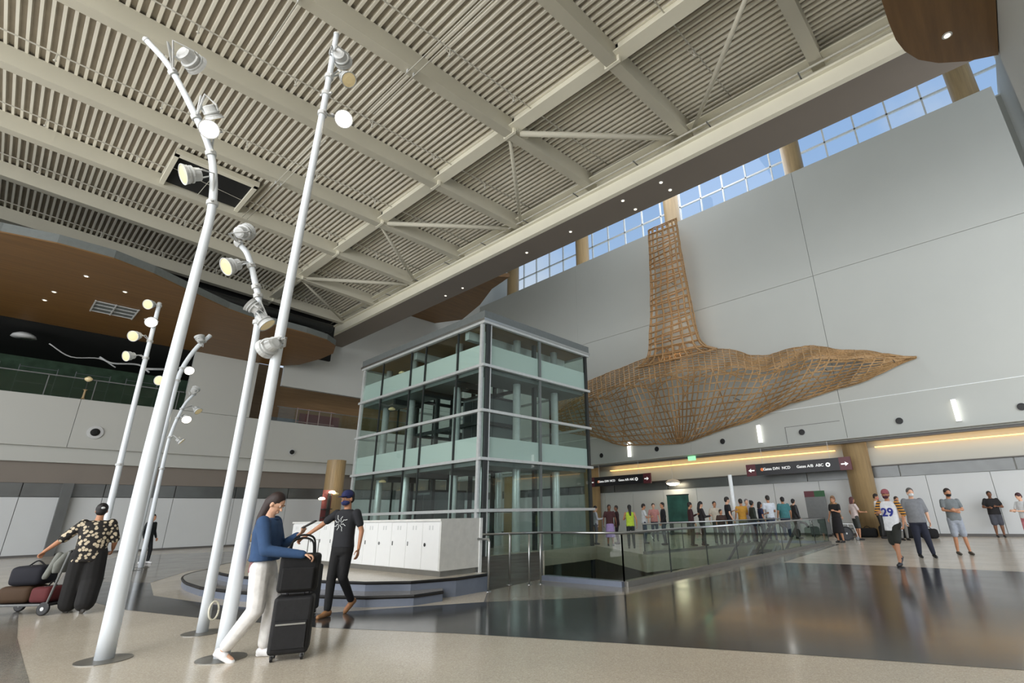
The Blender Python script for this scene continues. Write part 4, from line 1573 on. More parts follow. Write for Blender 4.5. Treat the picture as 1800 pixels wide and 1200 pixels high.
def hand(bm, wr_, d, n, curl=.4, s=1.0, side=1, fr=.0085):
    """palm + five fingers. d along the forearm, n palm normal, side: thumb side sign"""
    d, n = V3(d).normalized(), V3(n).normalized()
    n = (n-d*n.dot(d)).normalized()
    l = d.cross(n).normalized()*side
    w_ = V3(wr_)
    for q in (-.026, -.009, .009, .026):
        cap_(bm, w_+d*.012*s+l*q*.7*s, w_+d*.082*s+l*q*s, .0125*s, .012*s, 8)
    for q, ln in ((-.03, .058), (-.0105, .07), (.0105, .076), (.03, .068)):
        b = w_+d*.085*s+l*q*s
        a1 = curl*1.0
        d1 = (d*math.cos(a1)+n*math.sin(a1))
        m1 = b+d1*ln*.48*s
        a2 = curl*2.1
        d2 = (d*math.cos(a2)+n*math.sin(a2))
        m2 = m1+d2*ln*.34*s
        a3 = curl*2.9
        m3 = m2+(d*math.cos(a3)+n*math.sin(a3))*ln*.26*s
        cap_(bm, b, m1, fr*s, fr*.95*s, 8)
        cap_(bm, m1, m2, fr*.95*s, fr*.88*s, 8)
        cap_(bm, m2, m3, fr*.88*s, fr*.75*s, 8)
    # thumb leaves the side of the palm near its base (index side)
    b = w_+d*.028*s+l*.03*s
    t1 = b+(d*.6+l*.75+n*.25).normalized()*.036*s
    t2 = t1+(d*.85+l*.2+n*.5*(curl+.2)).normalized()*.03*s
    t3 = t2+(d*.8-l*.1+n*.7*(curl+.2)).normalized()*.022*s
    cap_(bm, b, t1, .0125*s, .0105*s, 8)
    cap_(bm, t1, t2, .0105*s, .0095*s, 8)
    cap_(bm, t2, t3, .0095*s, .008*s, 8)


DEF = dict(sh=.185, hipL=(-.09, 0, .93), hipR=(.09, 0, .93), kneeL=(-.1, .03, .5), kneeR=(.1, .03, .5), ankL=(-.11, -.02, .085), ankR=(.11, -.02, .085),
           elbL=(-.27, -.03, 1.14), elbR=(.27, -.03, 1.14), wrL=(-.29, .07, .9), wrR=(.29, .07, .9), lean=0.0, yaw=0.0, nod=0.0, footL=(0, 1, 0), footR=(0, 1, 0), curl=.45, twist=0.0,
           waist=(0, 0), headoff=(0, 0, 0))


def human(label, loc, face, H=1.75, pose=None, top=('short', (90, 90, 95)), bottom=('pants', (40, 42, 50)), shoes=(30, 30, 32), sk='tan', hair=('short', (30, 24, 20)),
          mask=None, capc=None, vox=.021, cvox=.024, build=1.0, group=None, rot=None, extra=None, eyes=False, feet=True):
    P = dict(DEF)
    if pose:
        P.update(pose)
    rz = math.atan2(-face[0], face[1])
    root = empty('person', loc, rz)
    k = H/1.75
    root.scale = (k, k, k)
    tag(root, label, 'person', group)
    B = build
    ln = P['lean']
    wx, wy = P['waist']

    def tor(x, y, z):
        """torso point with forward lean above the hips"""
        h = max(0, z-.93)
        return V3((x+wx*min(1, h/.3), y+h*math.sin(ln)+wy*min(1, h/.3), .93+h*math.cos(ln) if h > 0 else z))
    sL, sR = tor(-P['sh'], -.005, 1.42), tor(P['sh'], -.005, 1.42)
    hL, hR = V3(P['hipL']), V3(P['hipR'])
    eL, eR, wL, wR = V3(P['elbL']), V3(P['elbR']), V3(P['wrL']), V3(P['wrR'])
    kL, kR, aL, aR = V3(P['kneeL']), V3(P['kneeR']), V3(P['ankL']), V3(P['ankR'])
    hc = tor(0, .02, 1.625)+V3(P['headoff'])
    HR = (Matrix.Rotation(P['yaw'], 3, 'Z') @ Matrix.Rotation(-P['nod'], 3, 'X'))

    def hd(x, y, z):
        return hc+HR @ V3((x, y, z))
    near = vox < .012
    # ---- body: one continuous skin surface
    bm = bmesh.new()
    ell(bm, hd(0, -.01, .025), (.077, .096, .098), HR)
    ell(bm, hd(0, .012, -.045), (.058, .072, .07), HR)
    ell(bm, hd(0, .045, -.085), (.032, .034, .026), HR)
    cap_(bm, hd(0, .085, .0), hd(0, .104, -.028), .008, .014, 8)
    ell(bm, hd(0, .084, -.058), (.022, .012, .006), HR)
    ell(bm, hd(0, .084, -.07), (.02, .012, .007), HR)
    for s in (-1, 1):
        ell(bm, hd(s*.08, -.005, -.012), (.011, .02, .032), HR)
        ell(bm, hd(s*.03, .083, .024), (.026, .012, .008), HR)
    cap_(bm, tor(0, -.015, 1.42), hd(0, -.02, -.06), .058*min(B, 1.1), .05, 12)
    loft(bm, [(tor(0, 0, .9), .13*B, .085*B), (tor(0, 0, 1.05), .115*B, .08*B), (tor(0, 0, 1.25), .135*B, .088*B), (tor(0, -.005, 1.38), .14*B, .08*B), (tor(0, -.01, 1.46), .07*B, .05)])
    for s, e, w_, tsd in ((sL, eL, wL, 1), (sR, eR, wR, -1)):
        cap_(bm, s, e, .046*B, .036*B)
        cap_(bm, e, w_, .037*B, .024*min(B, 1.15))
        dd = (w_-e).normalized()
        inward = V3((-1 if w_.x > 0 else 1, .25, -.15))
        nrm = P.get('palmR' if tsd < 0 else 'palmL', inward)
        sd = P.get('thumbR' if tsd < 0 else 'thumbL')
        nv = V3(nrm)
        nv = (nv-dd*nv.dot(dd)).normalized()
        lat = dd.cross(nv)
        # thumb towards front / up
        want = V3(P.get('thumbdir', (0, 1, .6)))
        side = 1 if lat.dot(want) > 0 else -1
        hand(bm, w_, dd, nv, P.get('curlR' if tsd < 0 else 'curlL', P['curl']), 1.0, side, .0088 if near else .0135)
    for h_, kn, an, ft in ((hL, kL, aL, P['footL']), (hR, kR, aR, P['footR'])):
        cap_(bm, h_, kn, .078*B, .052*B)
        cap_(bm, kn+(an-kn)*.0, kn+(an-kn)*.3, .05*B, .052*B)
        cap_(bm, kn+(an-kn)*.3, an, .052*B, .034)
        f = V3(ft).normalized()
        cap_(bm, an+V3((0, 0, -.03)), an+f*.12+V3((0, 0, -.045)), .035, .026)
    body = fuse('body', bm, vox, 'skin_'+sk, root)
    # ---- upper garment
    st, tcol = top[0], top[1]
    tm = tcol if isinstance(tcol, str) else cloth(tcol)
    bm = bmesh.new()
    hem = top[2] if len(top) > 2 else .9
    tb_ = P.get('bulk', 1.0)
    rings = [(tor(0, 0, 1.47), .085, .06), (tor(0, -.005, 1.445), .14*B, .082*B), (tor(0, -.005, 1.40), .175*B, .1*B), (tor(0, 0, 1.3), .178*B, .118*B),
             (tor(0, 0.005, 1.18), .166*B, .116*B*(1.15 if B > 1.1 else 1)), (tor(0, .005, 1.05), .165*B, .118*B*(1.2 if B > 1.1 else 1)), (tor(0, 0, hem), .178*B, .124*B)]
    loft(bm, [(r_[0], r_[1]*(tb_ if q_ > 1 else 1), r_[2]*(tb_ if q_ > 1 else 1)) for q_, r_ in enumerate(rings)])
    fl_ = {'short': .62, 'long': 2, 'none': 0, 'half': .9}[st]
    for s, e, w_ in ((sL, eL, wL), (sR, eR, wR)):
        if fl_ == 0:
            continue
        if fl_ <= 1:
            cap_(bm, s+V3((0, 0, -.008)), s.lerp(e, fl_), .064*B, .058*B)
        else:
            cap_(bm, s, e, .064*B*tb_, .054*B*tb_)
            cap_(bm, e, e.lerp(w_, .96), .053*B*tb_, .038*B*tb_)
    shirt = fuse('jacket' if st == 'long' else 'shirt', bm, cvox, tm, root, 2)
    # ---- lower garment
    bt, bcol = bottom
    bmt = bcol if isinstance(bcol, str) else cloth(bcol)
    bm = bmesh.new()
    if bt == 'skirt':
        mid = (kL+kR)/2
        loft(bm, [(tor(0, 0, 1.02), .14*B, .1*B), (V3((0, 0, .9)), .18*B, .135*B), (V3((mid.x, mid.y*.6, .6)), .2*B, .16*B), (V3((mid.x, mid.y*.6, .36)), .22*B, .18*B)])
    else:
        loft(bm, [(tor(0, 0, 1.03), .145*B, .1*B), ((0, 0, .95), .168*B, .118*B), (((hL+hR)/2+V3((0, 0, -.07))), .172*B, .122*B), (((hL+hR)/2+V3((0, 0, -.12))), .14*B, .1*B)])
        for h_, kn, an in ((hL, kL, aL), (hR, kR, aR)):
            if bt == 'pants':
                cap_(bm, h_, kn, .092*B, .07*B)
                cap_(bm, kn, kn.lerp(an, .93), .069*B, .054)
            elif bt == 'wide':
                cap_(bm, h_, kn, .118*B, .118*B)
                cap_(bm, kn, kn.lerp(an, .82), .118*B, .11*B)
            elif bt == 'loose':
                cap_(bm, h_, kn, .105*B, .09*B)
                cap_(bm, kn, kn.lerp(an, .86), .088*B, .072)
            else:
                cap_(bm, h_, h_.lerp(kn, .93), .098*B, .088*B)
    fuse({'skirt': 'skirt', 'shorts': 'shorts'}.get(bt, 'trousers'), bm, cvox, bmt, root, 2)
    # ---- shoes
    if shoes:
        for an, ft in ((aL, P['footL']), (aR, P['footR'])):
            f = V3(ft).normalized()
            bm = bmesh.new()
            upv = V3((0, 0, 1))
            upv = (upv-f*f.z).normalized()
            cap_(bm, an-upv*.03-f*.03, an-upv*.035+f*.05, .043, .042)
            cap_(bm, an-upv*.045+f*.03, an-upv*.055+f*.155, .04, .032)
            cap_(bm, an-upv*.062-f*.05, an-upv*.066+f*.16, .022, .02)
            fuse('shoe', bm, max(cvox*.6, .01), cloth(shoes, .5), root, 1)
    # ---- hair
    if hair:
        hs, hcol = hair
        bm = bmesh.new()
        ell(bm, hd(0, -.024, .042), (.088, .1, .098), HR)
        ell(bm, hd(0, -.05, -.01), (.078, .065, .07), HR)
        if hs == 'long':
            h0, h1, h2 = hd(0, -.07, .0), tor(0, -.1, 1.47), tor(.01, -.125, 1.33)
            cap_(bm, h0, h1, .074, .06)
            cap_(bm, h1, h2, .06, .036)
        elif hs == 'bob':
            for s in (-1, 1):
                cap_(bm, hd(s*.06, -.03, 0), hd(s*.065, -.04, -.13), .038, .035)
            cap_(bm, hd(0, -.08, 0), hd(0, -.08, -.13), .05, .045)
        elif hs == 'bun':
            ell(bm, hd(0, -.1, .11), (.04, .04, .04), HR)
        hr = fuse('hair', bm, max(cvox*.55, .012), cloth(hcol, .6), root, 1)
    if mask:
        bm = bmesh.new()
        ell(bm, hd(0, .032, -.052), (.064, .074, .05), HR)
        cap_(bm, hd(0, .1, -.02), hd(0, .1, -.05), .012, .02)
        fuse('face_mask', bm, .012, cloth(mask), root, 2)
        for s in (-1, 1):
            link('mask_strap', tb([hd(s*.06, .05, -.04), hd(s*.085, 0, -.01)], .003, 5), cloth(mask), root)
    if capc:
        bm = bmesh.new()
        ell(bm, hd(0, -.008, .055), (.09, .105, .085), HR)
        cp = fuse('cap', bm, .014, cloth(capc), root, 2)
        bm = bmesh.new()
        ell(bm, hd(0, .1, .045), (.07, .075, .009), HR)
        fuse('cap_brim', bm, .008, cloth(capc), cp, 1)
    if eyes:
        for s in (-1, 1):
            bm = bmesh.new()
            ell(bm, hd(s*.03, .079, .008), (.013, .007, .007), HR)
            ey = link('eye', bm, 'reveal', root, smooth=True)
            bm = bmesh.new()
            ell(bm, hd(s*.03, .085, .008), (.006, .003, .006), HR)
            link('iris', bm, 'black', ey, smooth=True)
            bm = bmesh.new()
            cap_(bm, hd(s*.015, .091, .03), hd(s*.046, .083, .032), .0035, .003, 6)
            link('eyebrow', bm, cloth(hair[1], .6) if hair else 'black', root, smooth=True)
    root['_hd'] = 0
    del root['_hd']
    return root, hd, tor


IL = V3((-.66, .75, 0))      # towards picture left
IR = -IL                     # towards picture right
TO = V3((-.75, -.66, 0))     # towards the viewer
AW = -TO

# --- woman in the denim jacket
wo_, whd, wtor = human('woman in blue denim jacket and white trousers looking at a phone, hand on black luggage', (2.27, 6.42, 0), IR+AW*.12, 1.66,
    pose=dict(hipL=(-.085, .0, .93), hipR=(.085, 0, .93), kneeL=(-.09, .13, .51), kneeR=(.1, .03, .5), ankL=(-.09, .1, .085), ankR=(.1, -.24, .12),
              footL=(0, 1, 0), footR=(0, .85, -.42), elbR=(.27, .1, 1.12), wrR=(.2, .5, 1.06), elbL=(-.25, .05, 1.13), wrL=(-.1, .29, 1.26),
              lean=.04, nod=.55, yaw=-.1, headoff=(0, .01, 0), curlR=.75, curlL=.5, palmR=(0, .2, -1), palmL=(.3, .1, 1), waist=(0, -.03), sh=.165, bulk=1.15),
    top=('long', (46, 74, 112), 1.0), bottom=('loose', (232, 230, 228)), shoes=(238, 238, 240), sk='light', hair=('long', (42, 26, 22)), vox=.0075, cvox=.012, build=1.04, eyes=True)
bm = bmesh.new()
loft(bm, [((0, -.02, 1.04), .158, .112), ((0, -.02, .93), .165, .12), ((0, -.02, .88), .17, .124)])
fuse('blouse_hem', bm, .012, cloth((132, 92, 92)), wo_, 2)
bm = bmesh.new()
box(bm, -.038, .038, -.08, .08, -.007, .007, M4=Matrix.Translation((-.01, .44, 1.385)) @ Matrix.Rotation(.5, 4, 'X'))
ph = link('phone', bm, 'black', None)
ph.parent = wo_
# collar, cuffs and pocket seams of the jacket
bm = bmesh.new()
tube(bm, [wtor(.1*math.cos(a*PI/5), .085*math.sin(a*PI/5)-.01, 1.45) for a in range(11)], .016, 8)
link('collar', bm, cloth((40, 66, 100)), wo_, smooth=True)
link('hem_band', tb([(.166*math.cos(a*PI/8)*1.04, -.02+.122*math.sin(a*PI/8)*1.04, 1.01) for a in range(17)], .014, 8), cloth((40, 66, 100)), wo_, smooth=True)
M['denim_print'] = mat('pale_denim_print', (120, 150, 165), .8)
bm = bmesh.new()
for q in range(5):
    tube(bm, [(-.06+.03*q, -.125, 1.30-.04*(q % 2)), (-.05+.03*q, -.13, 1.24-.03*(q % 3))], .007, 5)
link('back_print', bm, 'denim_print', wo_)

# --- man with the cap
cm, chd, ctor = human('man in dark blue cap, navy mask and black printed t-shirt walking with a suitcase', (3.98, 8.12, 0), TO*1.0+IL*.3, 1.8,
    pose=dict(hipL=(-.09, 0, .93), hipR=(.09, 0, .93), kneeR=(.06, .1, .5), kneeL=(-.06, .0, .5), ankR=(.03, .14, .085), ankL=(-.05, -.26, .16), footL=(.15, .8, -.6), footR=(.1, 1, -.05),
              elbR=(.4, .06, 1.24), wrR=(.62, .14, 1.08), elbL=(-.27, -.05, 1.15), wrL=(-.31, .03, .9), nod=.12, yaw=-.1, curlR=.85, curlL=.3, palmR=(0, .3, -1)),
    top=('short', (34, 35, 40), .92), bottom=('pants', (20, 20, 22)), shoes=(150, 108, 70), sk='tan', hair=('short', (26, 22, 20)), mask=(48, 56, 104), capc=(34, 40, 84),
    vox=.0085, cvox=.013, build=1.0, eyes=True)
bm = bmesh.new()
for q in range(8):
    an = q*PI/4+.3
    cx_, cz_ = .0, 1.27
    r0_, r1_ = .025, .105+.02*(q % 2)
    pts = []
    for t in range(5):
        r_ = r0_+(r1_-r0_)*t/4
        x_, z_ = cx_+r_*math.cos(an+.15*math.sin(t*2.2)), cz_+r_*math.sin(an+.15*math.sin(t*2.2))
        yv = .129*(1-min(1, abs(x_)/.19)**2.3)**(1/2.3)
        pts.append((x_, yv+.001, z_))
    tube(bm, pts, .0045, 5)
link('shirt_print', bm, 'reveal', cm)

# --- patterned shirt person with the luggage cart
M['flower_shirt'] = mat_blobs('black_shirt_with_cream_leaves', (26, 22, 20), (196, 182, 156), 17, .4)
pp_, phd, ptor = human('person seen from behind in a black and cream leaf patterned shirt pushing a cart', (1.48, 12.05, 0), AW*.8+IL*.6, 1.72,
    pose=dict(kneeL=(-.1, .1, .5), kneeR=(.12, .0, .5), ankL=(-.12, .2, .085), ankR=(.12, -.16, .1), elbL=(-.42, .1, 1.16), wrL=(-.62, .3, .98), elbR=(.29, .02, 1.12), wrR=(.28, .18, .98),
              footL=(-.3, 1, 0), footR=(-.2, 1, -.2), lean=.06, palmL=(0, .3, -1), curlL=.8),
    top=('half', 'flower_shirt', .80), bottom=('wide', (18, 17, 17)), shoes=(60, 58, 56), sk='tan', hair=('short', (22, 18, 18)), vox=.014, cvox=.014, build=1.28)
bm = bmesh.new()
ell(bm, phd(.02, -.115, .05), (.03, .02, .02), None)
link('hair_clip', bm, 'fixture', pp_, smooth=True)

# --- dark figure behind the thickest pole
human('small dark figure with long hair standing far behind the thickest light pole', (4.55, 24.6, 0), IR, 1.72,
      pose=dict(kneeL=(-.1, .1, .5), ankL=(-.1, .1, .085)), top=('long', (30, 34, 36), .85), bottom=('pants', (28, 30, 34)), hair=('long', (24, 18, 20)), sk='tan', shoes=(220, 220, 222))

# --- right-hand group
M['stripe_sleeve'] = mat_stripes('orange_black_striped_sleeve', [(212, 150, 60), (50, 52, 60)], 5, 'Z')
js, jhd, jtor = human('man in white number 29 jersey with striped orange sleeves and dark shorts walking left', (15.4, 2.55, 0), TO*.65+IL*.85, 1.78,
    pose=dict(kneeL=(-.08, .2, .53), ankL=(-.08, .28, .085), kneeR=(.1, -.05, .5), ankR=(.1, -.33, .16), footR=(0, .8, -.5), elbL=(-.25, -.1, 1.15), wrL=(-.26, .05, .93), elbR=(.26, .08, 1.18), wrR=(.18, .22, 1.2), nod=.1),
    top=('none', (232, 234, 238), .78), bottom=('shorts', (40, 42, 38)), shoes=(30, 32, 40), sk='tan', hair=('short', (60, 50, 44)), mask=(66, 28, 48), capc=(150, 84, 92), vox=.014, cvox=.016, build=1.08)
for s, e in ((V3((-.2, 0, 1.42)), V3((-.27, -.08, 1.16))), (V3((.2, 0, 1.42)), V3((.27, .06, 1.19)))):
    bm = bmesh.new()
    cap_(bm, s, e, .068, .06)
    fuse('sleeve', bm, .016, 'stripe_sleeve', js, 1)


def chest_text(root, body, size, y, z, mt, x=0, back=False):
    c = bpy.data.curves.new('lettering', 'FONT')
    c.body = body
    c.size = size
    c.extrude = .006
    c.offset = .006
    c.align_x = 'CENTER'
    c.align_y = 'CENTER'
    o = bpy.data.objects.new('t', c)
    COL.objects.link(o)
    dg = bpy.context.evaluated_depsgraph_get()
    me = bpy.data.meshes.new_from_object(o.evaluated_get(dg))
    bpy.data.objects.remove(o)
    me.materials.clear()
    me.materials.append(M[mt])
    t = bpy.data.objects.new('number_print', me)
    COL.objects.link(t)
    t.parent = root
    t.rotation_euler = (PI/2, 0, PI if not back else 0)
    t.location = (x, y, z)


M['jersey_blue'] = mat('jersey_number_blue', (40, 52, 150), .7)
chest_text(js, '29', .27, .142, 1.2, 'jersey_blue')
human('man in grey shirt, white mask and dark jeans behind the jersey wearer', (17.9, 2.35, 0), TO*.9+IL*.3, 1.86,
      pose=dict(kneeL=(-.13, .03, .5), ankL=(-.2, 0, .085), kneeR=(.1, .05, .5), wrL=(-.27, .05, .88)), top=('half', (122, 124, 128), .86), bottom=('pants', (32, 36, 52)), shoes=(24, 24, 26), sk='light',
      hair=('short', (90, 86, 84)), mask=(214, 218, 220), vox=.016, cvox=.018, build=1.25)
human('person in black mask with arms folded, pale grey shirt and long pale shorts', (19.3, 1.6, 0), TO*.95+IL*.25, 1.84,
      pose=dict(elbL=(-.24, .06, 1.17), wrL=(-.02, .2, 1.18), elbR=(.24, .06, 1.17), wrR=(.05, .22, 1.13), kneeL=(-.12, .02, .5), ankL=(-.17, .0, .085), nod=.1), top=('short', (112, 118, 120), .88),
      bottom=('shorts', (150, 156, 166)), shoes=(70, 66, 58), sk='tan', hair=('short', (40, 30, 24)), mask=(28, 28, 30), vox=.016, cvox=.018)
for i_, s_ in enumerate((-1, 1)):
    pass
human('heavy man in black t-shirt and dark shorts standing against the white hoarding', (29.9, 1.0, 0), TO*.9+IL*.5, 1.92,
      pose=dict(elbL=(-.3, .05, 1.14), wrL=(-.1, .25, 1.16), elbR=(.3, 0, 1.14), wrR=(.18, .22, 1.12), kneeL=(-.11, 0, .5)), top=('short', (30, 28, 30), .85), bottom=('shorts', (70, 72, 80)),
      shoes=(40, 34, 32), sk='brown', hair=('short', (24, 20, 20)), build=1.22)
human('person in a white top and pink trousers at the right picture edge', (24.6, .02, 0), IL, 1.72,
      pose=dict(elbL=(-.25, .1, 1.12), wrL=(-.1, .36, 1.14), elbR=(.25, .1, 1.12), wrR=(.1, .36, 1.14), nod=.4), top=('short', (214, 216, 218), .88), bottom=('pants', (196, 120, 128)), hair=('short', (60, 28, 34)), sk='light')
human('person in white shirt and black trousers standing by the tan column at the luggage pile', (27.9, 5.05, 0), IR*.6+TO*.6, 1.95,
      pose=dict(elbL=(-.25, .1, 1.12), wrL=(-.08, .3, 1.2), elbR=(.26, .05, 1.12), wrR=(.1, .28, 1.15), nod=.2), top=('short', (222, 218, 214), .9), bottom=('pants', (24, 24, 26)), hair=('short', (34, 28, 24)), sk='tan', mask=(190, 120, 110))
human('second person half hidden left of the jersey wearer, in a tan top', (26.6, 4.05, 0), TO, 1.78,
      top=('short', (168, 130, 96), .88), bottom=('pants', (120, 118, 114)), hair=('short', (50, 36, 28)), sk='tan')
human('woman in a long black dress standing right of the glass balustrade', (24.3, 6.0, 0), IL*.6+TO*.3, 1.82,
      pose=dict(elbL=(-.27, .1, 1.15), wrL=(-.2, .3, 1.2)), top=('short', (28, 26, 28), .95), bottom=('skirt', (26, 22, 24)), hair=('short', (120, 84, 60)), sk='tan', build=1.05)
human('person in a tan cardigan behind the black dress', (27.3, 6.75, 0), IR, 1.92,
      pose=dict(nod=.2), top=('long', (150, 122, 84), .85), bottom=('pants', (34, 30, 30)), hair=('bob', (140, 110, 80)), sk='light')
human('person in a pale pink shirt next to the wheelchair, left of the tan column', (26.4, 5.75, 0), IR, 1.82,
      pose=dict(elbR=(.25, .1, 1.13), wrR=(.15, .4, 1.12), nod=.1), top=('short', (206, 190, 186), .85), bottom=('shorts', (60, 62, 60)), hair=('bob', (84, 44, 44)), sk='tan')

# --- waiting crowd behind the balustrade (build, place, look)
CR = [
    (19.9, 15.45, 'person in pale grey top with dark hair right beside the lift tower corner', 'long', (176, 178, 184), 'pants', (90, 92, 100), 'short', (40, 30, 28), 'light', IR, 1.72),
    (19.2, 14.1, 'person in maroon top and lilac skirt, first beyond the lift tower', 'short', (66, 34, 36), 'skirt', (150, 130, 176), 'long', (36, 24, 24), 'brown', TO, 1.74),
    (20.6, 14.7, 'person in all black and maroon behind the high visibility vest', 'long', (46, 26, 30), 'pants', (34, 24, 28), 'short', (30, 24, 22), 'brown', IL, 1.72),
    (18.1, 12.25, 'person with long black hair in a bright yellow-green vest', 'none', (172, 198, 60), 'pants', (34, 40, 40), 'long', (20, 18, 18), 'tan', AW, 1.68),
    (21.2, 13.55, 'person in white shirt left of the pink shirt', 'short', (206, 210, 214), 'pants', (52, 58, 78), 'short', (30, 26, 24), 'tan', IR, 1.76),
    (23.0, 14.1, 'person in a pink shirt before the white hoarding', 'short', (182, 128, 122), 'pants', (60, 58, 70), 'short', (48, 34, 30), 'light', TO, 1.8),
    (20.6, 12.15, 'person in black jacket just left of the green display board', 'long', (24, 24, 28), 'pants', (26, 30, 40), 'short', (22, 20, 20), 'tan', IL, 1.78),
    (20.4, 10.7, 'person in dark maroon jacket in front of the green display board', 'long', (58, 30, 34), 'pants', (30, 30, 34), 'short', (34, 26, 24), 'tan', IR, 1.74),
    (20.8, 10.4, 'person with long dark hair in black, right of the green display board', 'long', (40, 36, 38), 'pants', (36, 36, 42), 'long', (24, 20, 20), 'light', IR, 1.76),
    (22.6, 10.6, 'person in beige-white shirt with short dark hair in the queue', 'short', (196, 186, 170), 'pants', (70, 70, 60), 'short', (44, 34, 28), 'tan', TO, 1.78),
    (21.0, 9.6, 'child in dark brown top in the queue', 'short', (62, 44, 38), 'pants', (40, 40, 44), 'short', (40, 30, 24), 'tan', TO, 1.42),
    (21.4, 9.45, 'tall person in black shirt left of the slim white post', 'short', (30, 28, 32), 'pants', (44, 40, 44), 'short', (36, 30, 28), 'light', IR, 1.92),
    (22.6, 9.35, 'person in mustard yellow top right of the slim white post', 'short', (196, 144, 56), 'pants', (110, 106, 84), 'short', (30, 24, 22), 'tan', AW, 1.84),
    (24.0, 9.65, 'grey haired person in pale grey behind the mustard top', 'short', (146, 140, 146), 'pants', (80, 76, 78), 'short', (110, 106, 106), 'light', TO, 1.86),
    (22.8, 8.95, 'person in dark green top with a hair bun in the queue', 'long', (44, 50, 44), 'pants', (36, 38, 60), 'bun', (28, 26, 26), 'tan', IR, 1.76),
    (23.2, 8.75, 'person with black hair in dark blue left of the white shirt', 'short', (34, 40, 70), 'pants', (34, 36, 60), 'bob', (20, 18, 20), 'tan', IR, 1.7),
    (24.3, 8.75, 'tall person in bright white shirt next to the teal shirt', 'short', (214, 220, 228), 'pants', (44, 54, 90), 'short', (36, 30, 28), 'tan', AW, 1.98),
    (25.5, 8.5, 'broad person seen from behind in a teal shirt', 'short', (66, 122, 126), 'pants', (44, 52, 80), 'short', (28, 26, 26), 'tan', AW, 1.92),
    (27.0, 8.5, 'person in black just right of the broad teal shirt', 'long', (40, 40, 44), 'pants', (58, 54, 50), 'short', (26, 24, 24), 'light', IR, 1.84),
]
for i, (x_, y_, lab, sl, tc_, bt, bc, hs, hcx, sk_, fc, H_) in enumerate(CR):
    ps_ = [dict(elbR=(.26, .08, 1.13), wrR=(.12, .34, 1.16), nod=.3), dict(), dict(kneeL=(-.12, .05, .5), wrL=(-.25, .12, .9), yaw=.5), dict(elbL=(-.27, .1, 1.15), wrL=(-.1, .3, 1.25), nod=.15)][i % 4]
    human(lab, (x_, y_, 0), fc, H_, pose=ps_, top=(sl, tc_, .88), bottom=(bt, bc), hair=(hs, hcx), sk=sk_, shoes=(40, 40, 44), build=1.25 if 'broad' in lab else 1.02, group='people waiting behind the glass balustrade')

# ================================================================== LUGGAGE
def rbox(bm, x0, x1, y0, y1, z0, z1, r=.03):
    vs = box(bm, x0, x1, y0, y1, z0, z1)
    es = list({e for v in vs for e in v.link_edges})
    bmesh.ops.bevel(bm, geom=es, offset=r, segments=3, affect='EDGES', profile=.5)


def suitcase(name, loc, rz, w_, d_, h_, label, mt='black_case', handle=.0, strap=True, ribs=False, tilt=0):
    s = empty(name, loc, rz)
    tag(s, label, 'suitcase')
    if tilt:
        s.rotation_euler = (tilt, 0, rz)
    bm = bmesh.new()
    rbox(bm, -w_/2, w_/2, -d_/2, d_/2, .06, h_, .035)
    sh = link('shell', bm, mt, s, smooth=False)
    if ribs:
        for q in range(5):
            x_ = -w_/2+.06+(w_-.12)*q/4
            link('groove', bx(x_-.006, x_+.006, -d_/2-.004, -d_/2+.004, .12, h_-.06), 'dark_steel', s)
    link('front_pocket', bx(-w_/2+.04, w_/2-.04, -d_/2-.02, -d_/2, .12, h_*.62), mt, s)
    if strap:
        link('zip_trim', bx(-w_/2+.05, w_/2-.05, -d_/2-.028, -d_/2-.02, h_*.56, h_*.585), 'steel', s)
    for sx in (-1, 1):
        for sy in (-1, 1):
            x_, y_ = sx*(w_/2-.05), sy*(d_/2-.04)
            wh = link('wheel', lt([(.028, -.012), (.03, 0), (.028, .012)], 14, aim((x_, y_, .03), (1, 0, 0))), 'black', s)
            link('wheel_fork', bx(x_-.02, x_+.02, y_-.012, y_+.012, .03, .07), 'fixture_dark', wh)
    link('grip', tb([(-.08, 0, h_-.01), (-.08, 0, h_+.03), (.08, 0, h_+.03), (.08, 0, h_-.01)], .01, 6), mt, s)
    if handle:
        link('telescopic_handle', tb([(-.09, d_/2-.03, h_), (-.09, d_/2-.03, h_+handle), (.09, d_/2-.03, h_+handle), (.09, d_/2-.03, h_)], .009, 6), 'steel', s)
    return s


M['black_case'] = mat('black_luggage_fabric', (17, 17, 20), .7, var=.15, scale=20, bump=.2)
M['black_bag'] = mat('black_bag_fabric', (13, 13, 15), .85, var=.15, scale=20, bump=.2)
rzl = math.atan2(-TO.x, TO.y)+PI
# spinner case and bag at the woman's hand
cx_, cy_ = 2.53, 6.10
suitcase('suitcase', (cx_, cy_, 0), rzl+.35, .38, .25, .60, 'upright black spinner suitcase with a pale zip line, held by the woman in denim', ribs=False)
bg_ = empty('travel_bag', (cx_+.0, cy_+.0, .632), rzl+.35)
tag(bg_, 'black soft travel bag with loop handles standing on the upright suitcase', 'bag')
bm = bmesh.new()
rbox(bm, -.19, .2, -.12, .12, 0, .38, .04)
link('bag_body', bm, 'black_bag', bg_)
bm = bmesh.new()
rbox(bm, -.15, .16, -.165, -.128, .03, .25, .015)
link('bag_pocket', bm, 'black_bag', bg_)
for s_, k_ in ((-.09, .14), (.09, .17)):
    link('bag_handle', tb(smooth_path([(-.13, s_, .36), (-.1, s_*.6, .36+k_), (.0, s_*.2, .40+k_), (.1, s_*.6, .36+k_), (.13, s_, .36)], 5), .011, 6), 'black_bag', bg_)
# second case behind, pulled by the man in the cap
c2 = suitcase('suitcase', (3.72, 8.72, 0), rzl-.1, .44, .26, .7, 'black suitcase pulled by the man in the cap on a long telescopic handle', handle=.36, strap=False)
